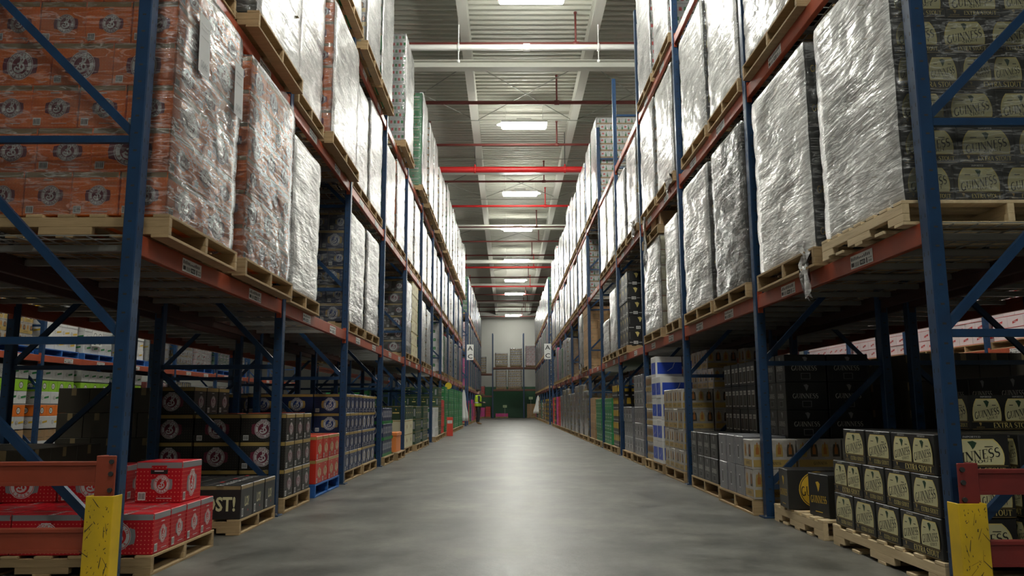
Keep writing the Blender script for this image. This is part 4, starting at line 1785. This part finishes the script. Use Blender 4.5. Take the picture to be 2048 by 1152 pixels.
load('L', 0, 21.2, 22.3, 'whitegreen', 3 * STYLES['whitegreen'][1][2] + .01, None, face=-1.92, W=1.16, detail=1)
load('L', 0, 22.45, 23.6, 'darkgreen', 5 * STYLES['darkgreen'][1][2] + .01, None, face=-1.95, W=1.16, detail=1)
load('L', 0, 24.05, 25.1, 'redplain', 5 * STYLES['redplain'][1][2] + .01, None, face=-1.98, W=1.16, detail=1)
for i, y in enumerate((25.4, 26.9, 28.2, 29.75, 31.05, 32.6, 33.9)):
    load('L', 0, y, y + 1.15, 'green', 1.44, None, face=-1.97, detail=1)
# small orange crate between the green-banded and the cream stacks
g = G()
g.box(-.21, .21, -.3, .3, 0, .3, mat('orange_crate', (.8, .25, .06), .5))
g.box(-.225, .225, -.315, .315, .28, .345, mat('orange_crate', (.8, .25, .06), .5), .01)
o = g.obj('plastic_crate', None, (-2.2, 14.5, PH + .001))
tag(o, 'small plain orange lidded crate on a pallet before the cream boxes', 'crate')
pallet(-2.5, 14.5, 0, 1.15, 1.0, 'wooden pallet under the small orange crate', simple=True)

# stout side floor positions
stack('R', 4.12, 5.46, 2.66, 2, 4, [[3, 3, 3, 2], [3, 3, 3, 3]], 'stout', 'inner stout rows', rot=True, W=.74, pal=False)
pallet(2.22 + .56, 4.79, 0, 1.14, 1.38, 'pale wooden pallet on the floor under the extra-stout cartons', 'y', WOODL)
for t, (seq, y) in enumerate((('SSSP', 5.46), ('PSSS', 5.46), ('SSP', 5.28))):
    for i, q in enumerate(seq):
        ln = .285 if q == 'S' else .42
        ln2 = ln * (1.34 / (3 * .285 + .42) if t < 2 else 1.14 / .99)
        y -= ln2
        o = thing('carton', '%s extra-stout carton from the pale-pallet end of the aisle row, tier %s' % (ORD[i], ['one', 'two', 'three'][t]), 'carton',
                  (2.22 + .005 * t + (.2 if q == 'S' else .2), y + ln2 / 2, PH + .0015 + t * .213), rnd.uniform(-.005, .005), 'extra-stout cartons by the aisle', carton_mesh('stout', q == 'P'))
        o.scale = (.39 / (.42 if q == 'S' else .285), (ln2 - .016) / ln, .997)
thing('carton', 'single extra-stout carton standing on top of the inner rows behind the upright', 'carton', (3.02, 4.95, PH + .0015 + 3 * .213), R(2), None, carton_mesh('stout', False))
pallet(2.19 + .58, 6.1, 0, 1.16, 1.0, 'pale wooden pallet carrying two yellow-disc cartons', 'y', WOODL)
for i, (x, y, rz) in enumerate(((2.40, 6.30, 84), (2.47, 5.83, 97))):
    thing('carton', '%s black carton with a yellow disc lying on the pale pallet' % ('rear' if i == 0 else 'front'), 'carton', (x, y, PH + .001), R(rz - 90), None, carton_mesh('draught', False))
pallet(2.1 + .59, 7.42, 0, 1.18, 1.12, 'wooden pallet on the floor under the grey shrink packs', 'x', WOOD)
stack('R', 6.84, 7.09, 2.1, 3, 1, [[2], [2], [2]], 'cream', 'near edge of the grey pallet', W=1.18, pal=False)
stack('R', 7.09, 7.92, 2.1, 1, 3, [[2] * 3], 'grey', 'grey shrink-pack pallet', W=.4, pal=False)
stack('R', 7.12, 7.9, 2.52, 2, 3, [[5] * 3] * 2, 'darkguin', 'tall column of the grey pallet', pal=False, W=.78)
stack('R', 8.12, 9.28, 2.14, 1, 4, [[2] * 4], 'darkguin', 'tall black stout pallet', W=.4)
stack('R', 8.12, 9.28, 2.56, 2, 4, [[5] * 4] * 2, 'sixpack', 'tall six-pack column', pal=False, W=.76)
stack('R', 9.68, 10.8, 2.14, 3, 4, [[4, 4, 4, 4], [5, 6, 6, 6], [6] * 4], 'cream', 'bottle-carrier pallet')
stack('R', 11.0, 11.7, 2.14, 2, 2, [[4, 5], [5, 5]], 'harpblue', 'blue-white pallet', simple=True)
load('R', 0, 11.75, 12.3, 'cream', 5 * STYLES['cream'][1][2] + .01, None, face=2.14, W=1.16, detail=1)
load('R', 0, 12.6, 13.5, 'grey', 5 * STYLES['grey'][1][2] + .01, None, face=2.14, W=1.16, detail=1)
load('R', 0, 13.7, 14.7, 'grey', 3 * STYLES['grey'][1][2] + .01, None, face=2.14, W=1.16, detail=1)
load('R', 0, 15.4, 16.2, 'yellowblack', 5 * STYLES['yellowblack'][1][2] + .01, None, face=2.14, W=1.16, detail=1)
load('R', 0, 16.4, 17.6, 'green', 4 * STYLES['green'][1][2] + .01, None, face=2.14, W=1.16, detail=1)
load('R', 0, 18.2, 19.3, 'green', 4 * STYLES['green'][1][2] + .01, None, face=2.14, W=1.16, detail=1)
load('R', 0, 19.5, 20.6, 'kraft', 5 * STYLES['kraft'][1][2] + .01, None, face=2.14, W=1.16, detail=1)
for i, y in enumerate((21.1, 22.4, 24.0, 25.3, 26.8, 28.1, 29.6, 30.9)):
    load('R', 0, y, y + 1.1, 'pale', (1.2, 1.4, 1.4, 1.2)[i % 4], F, face=2.14, detail=1)
for i, (y, st) in enumerate(((32.5, 'redplain'), (33.72, 'magenta'), (35.3, 'yellowblack'), (36.5, 'redplain'))):
    load('R', 0, y, y + 1.1, st, 1.2, None, face=2.14, detail=1)
for side, fy, nm in (('L', 40.75, 'past the worker'), ('R', 41.05, 'facing the worker')):
    for k in range(7):
        for q in (0, 1):
            load(side, 0, fy + k * BAY + q * 1.36, fy + k * BAY + q * 1.36 + 1.14, rnd.choice(['redplain', 'pale', 'yellowblack', 'magenta', 'green', 'star']), rnd.uniform(.9, 1.4), None, face=-2.0 if side == 'L' else 2.14, rack='the rack ' + nm)

# empty pallet with small kraft cartons on top of the blond-ale load
pallet(2.16 + .57, 11.5, Z1 + PH + 6 * .22 + .03, 1.16, 1.3, 'wooden pallet lying on top of the blond-ale cartons', simple=True)
for i in range(4):
    thing('carton', 'small brown carton, %s on the pallet atop the blond-ale load' % ORD[i], 'carton', (2.42 + (i % 2) * .45, 11.05 + (i // 2) * .45 + .02 * i, Z1 + PH * 2 + 6 * .22 + .035), R(4 * i - 5), 'small brown cartons', carton_mesh('kraft', False, True))

# ------------------------------------------------------------------ back wall rack and floor goods
BY = 64.2
M_BROWNST = mat('far_rack_brown', (.22, .1, .07), .6)
for i, x in enumerate((-3.9, -1.2, 1.35, 4.0)):
    g = G()
    g.box(-.05, .05, -.04, .04, 0, 6.9, BLUE)
    g.box(-.05, .05, 1.0, 1.08, 0, 6.9, BLUE)
    for z in (1.2, 2.4, 3.6, 4.8, 6.0):
        g.box(-.02, .02, 0, 1.04, z, z + .04, BLUE)
    o = g.obj('upright_frame', None, (x, BY, 0))
    tag(o, 'dark upright frame of the back wall rack, %s across' % ORD[i], 'rack upright')
for i, (xa, xb) in enumerate(((-3.9, -1.2), (-1.2, 1.35), (1.35, 4.0))):
    for lv, z in (('lower', 2.33), ('upper', 4.12)):
        if i == 0:
            z -= .5
        g = G()
        g.box(.05, xb - xa - .05, -.03, .03, -.14, 0, M_BROWNST, .004)
        g.box(.05, xb - xa - .05, 1.0, 1.06, -.14, 0, M_BROWNST, .004)
        g.box(.05, xb - xa - .05, .03, 1.0, -.02, 0, WOOD)
        o = g.obj('shelf_beam', None, (xa, BY, z))
        tag(o, 'brown shelf of the back wall rack, %s level, %s bay across' % (lv, ORD[i]), 'rack shelf')
for x, z, w_, h, st, nm in ((-.48, 4.12, 1.0, 1.05, 'pale', 'upper shelf, low one'), (.72, 4.12, .95, 1.5, 'pale', 'upper shelf, tall middle one'), (2.1, 4.12, 1.15, 1.7, 'pink', 'upper shelf, red and white one'),
                            (-.5, 2.33, .85, 1.45, 'pale', 'lower shelf, narrow one'), (.62, 2.33, 1.1, 1.5, 'pale', 'lower shelf, broad middle one'), (-2.3, 3.62, 1.1, 1.3, 'pale', 'stepped side shelf'), (-2.4, 1.83, 1.1, .7, 'redplain', 'low side shelf')):
    if nm == 'stepped side shelf':
        z = 3.62
    r_ = thing('pallet_load', '%s film-wrapped load on the back wall rack, %s' % (STYLES[st][3], nm), 'pallet load', (x, BY + .5, z + .14))
    ch = STYLES[st][1][2]
    for t in range(max(1, int(h / ch))):
        o = put('carton_tier', tier_mesh(st, 1.1, 1.1, t % 2, 2), r_, (0, 0, t * ch))
        o.scale = (w_ / 1.1, .85, 1)
    o = put('stretch_film', film_mesh(2, F), r_, (0, 0, .002))
    o.scale = (w_ + .04, .98, int(h / ch) * ch + .03)
    pallet(x, BY + .5, z + .001, w_, .95, 'back wall rack pallet, %s' % nm, simple=True)
for i, (x, z, w_, h, st, nm) in enumerate(((-2.18, .14, .7, .95, 'magenta', 'pink cartons at the foot of the back wall rack'), (-1.57, .14, .4, .95, 'redplain', 'red cartons beside the pink ones at the back wall'),
                                            (-.45, .14, 1.0, .4, 'magenta', 'low magenta cartons in the middle of the back wall bay'), (2.0, .14, .8, 1.0, 'kraft', 'brown cartons at the far end by the back wall'))):
    r_ = thing('carton_stack', nm, 'carton stack', (x, BY + .1, z))
    ch = STYLES[st][1][2]
    for t in range(int(h / ch)):
        o = put('carton_tier', tier_mesh(st, 1.1, 1.1, t % 2, 2), r_, (0, 0, t * ch))
        o.scale = (w_ / 1.1, .8, 1)
    pallet(x, BY + .1, 0, w_ + .02, .95, 'pallet under the %s' % nm, simple=True)
for i, (x, z) in enumerate(((-.2, .85), (1.9, 1.5))):
    g = G()
    g.box(-.16, .16, 0, .02, 0, .2, mat('pale_green_card', (.55, .7, .4), .6), .003)
    g.box(-.12, .12, -.002, 0, .12, .135, BLACK)
    g.box(-.12, .06, -.002, 0, .07, .085, BLACK)
    o = g.obj('notice_card', None, (x, BY - .42, z))
    tag(o, 'pale green card standing %s' % ('over the low magenta cartons' if i == 0 else 'over the brown cartons at the back wall'), 'card')
    k = G()
    k.box(-.01, .01, .02, .03, -z + (.001), 0, STEEL)
    k.obj('card_post', o)

# aisle signs at both rack ends
for x, y, nm in ((-1.83, 38.6, 'orange-carton'), (1.98, 38.2, 'stout')):
    g = G()
    g.box(-.17, .17, -.015, .015, -.38, .38, WHITE, .005)
    vs = []
    for m, ps in [(BLACK, xf(sans('A', .02)[0], .26, .22, 0, .2) + xf(sans('C', .02)[0], .26, .22, 0, -.2))]:
        vv, ff = [], []
        for p in ps:
            o = len(vv)
            vv += [(u, -.0165, v) for u, v in p]
            ff.append(tuple(range(o, o + len(p))))
        g.add(vv, ff, m)
    o = g.obj('aisle_sign', None, (x, y, 3.59))
    tag(o, 'white aisle sign lettered A over C at the end of the %s rack' % nm, 'sign')
    k = G()
    xx = (XL if x < 0 else XR) - x
    k.box(min(0, xx), max(0, xx), .016, .03, .2, .23, BLUE)
    k.box(min(0, xx), max(0, xx), .016, .03, -.23, -.2, BLUE)
    k.obj('sign_bracket', o)
    upright((XL if x < 0 else XR), y + .05, 'L' if x < 0 else 'R', 'end upright carrying the aisle sign of the %s side' % nm, 5.6)


# white cloth / bag sheets hanging by the rack ends
def hanging_sheet(x, y, z0, z1, w_, label):
    g = G()
    n_, m_ = 9, 8
    vs, fs = [], []
    for j in range(m_ + 1):
        t = j / m_
        for i in range(n_ + 1):
            u = i / n_ - .5
            ww = w_ * (.06 + .94 * (1 - t) ** .8) * (1 + .12 * math.sin(t * 9))
            vs.append((u * ww + .04 * t, .035 * math.sin(i * 2.1 + j * .4), z0 + (z1 - z0) * t))
    for j in range(m_):
        for i in range(n_):
            a = j * (n_ + 1) + i
            fs.append((a, a + 1, a + n_ + 2, a + n_ + 1))
    g.add(vs, fs, WHITE)
    o = g.obj('hanging_sheet', None, (x, y, 0), True)
    tag(o, label, 'sheet')
    so = o.modifiers.new('thickness', 'SOLIDIFY')
    so.thickness = .006


hanging_sheet(-1.99, 35.32, .3, 1.69, .5, 'white plastic sheet hanging at the rack end beside the worker')
hanging_sheet(2.1, 54.90, .45, 1.69, .6, 'white plastic sheet hanging far down the stout side')
g = G()
g.bar((0, -.05, 0), (0, .05, 0), .11, mat('yellow_disc', (.8, .6, .03), .5), 18)
o = g.obj('hose_reel', None, (-1.96, 26.2, 1.62))
tag(o, 'small yellow round reel hung under the first shelf beam', 'reel')
k = G()
k.box(-.02, .02, -.02, .02, .09, .15, STEEL)
k.obj('hook', o)
g = G()
g.box(-.1, .1, -.02, .02, 0, .6, mat('red_cone', (.75, .08, .05), .5), .005)
g.box(-.08, .08, -.024, -.02, .4, .5, WHITE)
for q in (-.3, .0):
    pass
o = g.obj('floor_sign', None, (-1.86, 25.6, 0))
tag(o, 'red and white folding floor sign against the green beer pallets', 'floor sign')
k = G()
k.beam((0, 0, 0), (.0, 0, .58), .18, .015, mat('red_cone', (.75, .08, .05), .5))
q_ = k.obj('rear_leaf', o, (0, .12, 0))
q_.rotation_euler = (R(7), 0, 0)

# scraps of torn stretch film hanging from pallets
def film_scrap(x, y, z, w_, h, label, seed):
    q = random.Random(seed)
    g = G()
    n_, m_ = 7, 9
    vs, fs = [], []
    for j in range(m_ + 1):
        t = j / m_
        for i in range(n_ + 1):
            u = i / n_ - .5
            vs.append((.02 * math.sin(i * 1.9 + j * .8 + seed) + .03 * noise.noise(Vector((i * .5, j * .5, seed))), u * w_ * (1 - .65 * t) + .05 * noise.noise(Vector((j * .6, seed, 0))), -h * t * (1 + .2 * math.sin(i * 2.3))))
    for j in range(m_):
        for i in range(n_):
            a = j * (n_ + 1) + i
            fs.append((a, a + 1, a + n_ + 2, a + n_ + 1))
    g.add(vs, fs, M_FILM2)
    o = g.obj('film_scrap', None, (x, y, z), True)
    tag(o, label, 'plastic film')


film_scrap(2.12, 5.45, Z1 + .2, .22, .36, 'torn tail of clear film hanging over the stout-side beam by the bay label', 1)
film_scrap(2.1, 12.7, Z2 + .18, .3, .25, 'bunched film tail hanging from the second shelf of the stout rack', 2)
film_scrap(2.1, 11.6, Z2 - .02, .06, .75, 'thin twisted strip of film dangling below the second stout shelf', 3)
film_scrap(2.1, 22.4, Z1 + .25, .4, .3, 'bunched white film by the brown kraft load', 4)
film_scrap(2.12, 9.9, Z2 + .1, .35, .2, 'loose film gathered at a pallet corner on the second stout shelf', 5)

# window in the far side wall seen through the racks
g = G()
g.box(-.02, 0, -1.2, 1.2, -.45, .45, mat('daylit_pane', (.8, .8, .8), .4, emit=((.95, .9, 1.0), 6.0)))
o = g.obj('window_1', None, (X0 + .03, 24.2, 2.75))
struct(o)
k = G()
for yy in (-1.22, 0, 1.2):
    k.box(0, .03, yy, yy + .04, -.5, .5, M_STEELW)
for zz in (-.5, .46):
    k.box(0, .03, -1.22, 1.24, zz, zz + .04, M_STEELW)
k.obj('window_frame', o)


# handwritten number card on the pale load across the next aisle
g = G()
g.box(0, .004, -.2, .2, 0, .3, WHITE)
vv, ff = [], []
for p in stroke(arc(-.09, .20, .06, .06, 0, 360, 14), .012) + stroke(arc(-.09, .09, .07, .06, 0, 360, 14), .012) + stroke(arc(.1, .15, .07, .11, 0, 360, 16), .012):
    o_ = len(vv)
    vv += [(.0055, u, v) for u, v in p]
    ff.append(tuple(range(o_, o_ + len(p))))
g.add(vv, ff, BLACK)
o = g.obj('number_card', None, (-8.392, 16.0, Z1 + .3))
tag(o, 'white sheet hand-numbered 80 on a wrapped load across the next aisle', 'card')
# delivery note on the first orange load
g = G()
g.box(0, .002, -.085, .085, -.26, .12, mat('note_paper', (.5, .5, .5), .6))
vv, ff = [], []
for p in fit(sans('0046'), .11, .05, 0, -.2) + rect(-.06, .07, .05, .058) + rect(-.06, .04, .02, .028) + rect(-.06, .06, -.03, -.024):
    o_ = len(vv)
    vv += [(.0035, u, v) for u, v in p]
    ff.append(tuple(range(o_, o_ + len(p))))
g.add(vv, ff, GREYP)
o = g.obj('delivery_note', None, (-1.909, 4.66, Z1 + PH + 1.25))
o.rotation_euler = (R(3), 0, 0)
tag(o, 'white delivery note stuck to the film of the first orange load', 'paper note')
o2 = o.copy()
col.objects.link(o2)
o2.location = (-1.909, 5.3, Z1 + PH + 1.22)
o2['label'] = 'second white delivery note, at the far corner of the first orange load'


# ------------------------------------------------------------------ the worker
def worker(x, y, rz):
    skin = mat('skin', (.42, .26, .19), .55)
    dark = mat('dark_clothes', (.018, .02, .022), .8)
    hivis = mat('hi_vis_vest', (.42, .62, .03), .6)
    boot = mat('tan_boots', (.28, .17, .08), .7)
    hair = mat('dark_hair', (.02, .015, .012), .8)
    root = thing('person', 'person in a yellow-green vest and dark work clothes standing by the rack end, hands together', 'person', (x, y, 0), rz)
    # facing +x. joints: (x, y, z, rx, ry)
    J = {'pelvis': (0, 0, .93, .135, .165), 'waist': (.01, 0, 1.08, .115, .145), 'chest': (.0, 0, 1.28, .13, .175), 'collar': (-.01, 0, 1.44, .085, .12), 'neck': (.0, 0, 1.51, .055, .055),
         'head0': (.02, 0, 1.58, .07, .065), 'head1': (.025, 0, 1.66, .098, .078), 'crown': (.015, 0, 1.75, .06, .055)}
    E_ = [('pelvis', 'waist'), ('waist', 'chest'), ('chest', 'collar'), ('collar', 'neck'), ('neck', 'head0'), ('head0', 'head1'), ('head1', 'crown')]
    for s_, t in ((-1, 'r'), (1, 'l')):
        J.update({'hip' + t: (.0, s_ * .095, .87, .095, .09), 'knee' + t: (.03 * (1 if s_ > 0 else .3), s_ * .1, .49, .062, .062), 'shin' + t: (-.01, s_ * .1, .3, .06, .058), 'ankle' + t: (-.02, s_ * .1, .1, .045, .045), 'toe' + t: (.14, s_ * .115, .045, .035, .045),
                  'sh' + t: (-.01, s_ * .19, 1.39, .062, .06), 'elb' + t: (-.05, s_ * .25, 1.12, .047, .047), 'wr' + t: (.19, s_ * .12, 1.08, .03, .03), 'palm' + t: (.26, s_ * .075, 1.09, .022, .038)})
        E_ += [('pelvis', 'hip' + t), ('hip' + t, 'knee' + t), ('knee' + t, 'shin' + t), ('shin' + t, 'ankle' + t), ('ankle' + t, 'toe' + t), ('chest', 'sh' + t), ('sh' + t, 'elb' + t), ('elb' + t, 'wr' + t), ('wr' + t, 'palm' + t)]
        for f in range(4):
            n_ = 'f%d%s' % (f, t)
            J[n_ + 'a'] = (.305, s_ * (.075 - .0) + (f - 1.5) * .019, 1.09 - .004 * f, .009, .009)
            J[n_ + 'b'] = (.335 - .004 * f, s_ * .06 + (f - 1.5) * .018, 1.065, .008, .008)
            E_ += [('palm' + t, n_ + 'a'), (n_ + 'a', n_ + 'b')]
        J['th' + t] = (.26, s_ * .03, 1.11, .01, .01)
        E_.append(('palm' + t, 'th' + t))
    names = list(J)
    me = bpy.data.meshes.new('body')
    me.from_pydata([J[n_][:3] for n_ in names], [(names.index(a), names.index(b)) for a, b in E_], [])
    me.materials.append(dark)
    me.materials.append(skin)
    me.materials.append(boot)
    o = put('body', me, root)
    sk = o.modifiers.new('skin', 'SKIN')
    sk.use_smooth_shade = True
    for i, n_ in enumerate(names):
        me.skin_vertices[0].data[i].radius = J[n_][3:5]
    me.skin_vertices[0].data[0].use_root = True
    sb = o.modifiers.new('sub', 'SUBSURF')
    sb.levels = sb.render_levels = 1
    dg = bpy.context.evaluated_depsgraph_get()
    ev = o.evaluated_get(dg)
    m2 = bpy.data.meshes.new_from_object(ev)
    o.modifiers.clear()
    o.data = m2
    for p in m2.polygons:
        c = p.center
        p.material_index = 1 if (c.z > 1.5 or c.x > .2 and c.z > 1.0) else (2 if c.z < .14 else 0)
        p.use_smooth = True
    g = G()     # face: nose, eyes, mouth, ears

    def blob(c, r, m, n_=8):
        vs, fs = [], []
        for i in range(n_ + 1):
            a = PI * i / n_
            for j in range(n_):
                b = 2 * PI * j / n_
                vs.append((c[0] + r[0] * math.sin(a) * math.cos(b), c[1] + r[1] * math.sin(a) * math.sin(b), c[2] + r[2] * math.cos(a)))
        for i in range(n_):
            for j in range(n_):
                fs.append((i * n_ + j, i * n_ + (j + 1) % n_, (i + 1) * n_ + (j + 1) % n_, (i + 1) * n_ + j))
        g.add(vs, fs, m)
    blob((.125, 0, 1.635), (.022, .014, .026), skin)
    for s_ in (-1, 1):
        blob((.112, s_ * .03, 1.665), (.01, .013, .007), WHITE)
        blob((.119, s_ * .03, 1.665), (.006, .006, .006), BLACK)
        blob((.02, s_ * .08, 1.64), (.018, .01, .03), skin)
    blob((.108, 0, 1.595), (.012, .024, .006), MAROON)
    g.obj('face', root, None, True)
    g = G()
    blob((.0, 0, 1.69), (.108, .09, .085), hair, 12)
    g.obj('hair', root, None, True)
    # vest: open-fronted shell over the torso
    g = G()
    vs, fs = [], []
    prof = [(.9, .165, .2), (1.0, .15, .185), (1.1, .145, .178), (1.25, .155, .2), (1.36, .14, .19), (1.45, .11, .15)]
    n_ = 18
    for z, rx, ry in prof:
        for i in range(n_ + 1):
            a = R(24 + (360 - 48) * i / n_)
            vs.append((rx * math.cos(a), ry * math.sin(a), z))
    for j in range(len(prof) - 1):
        for i in range(n_):
            a = j * (n_ + 1) + i
            fs.append((a, a + 1, a + n_ + 2, a + n_ + 1))
    g.add(vs, fs, hivis)
    v = g.obj('safety_vest', root, None, True)
    md = v.modifiers.new('thickness', 'SOLIDIFY')
    md.thickness = .008
    g = G()
    vs, fs = [], []
    for z in (1.06, 1.11):
        for i in range(n_ + 1):
            a = R(26 + (360 - 52) * i / n_)
            vs.append((.162 * math.cos(a), .197 * math.sin(a), z))
    for i in range(n_):
        fs.append((i, i + 1, i + n_ + 2, i + n_ + 1))
    g.add(vs, fs, SILV)
    g.obj('reflective_band', v)
    return root


worker(-1.52, 41.0, R(20)).scale = (1.16, 1.16, 1.05)
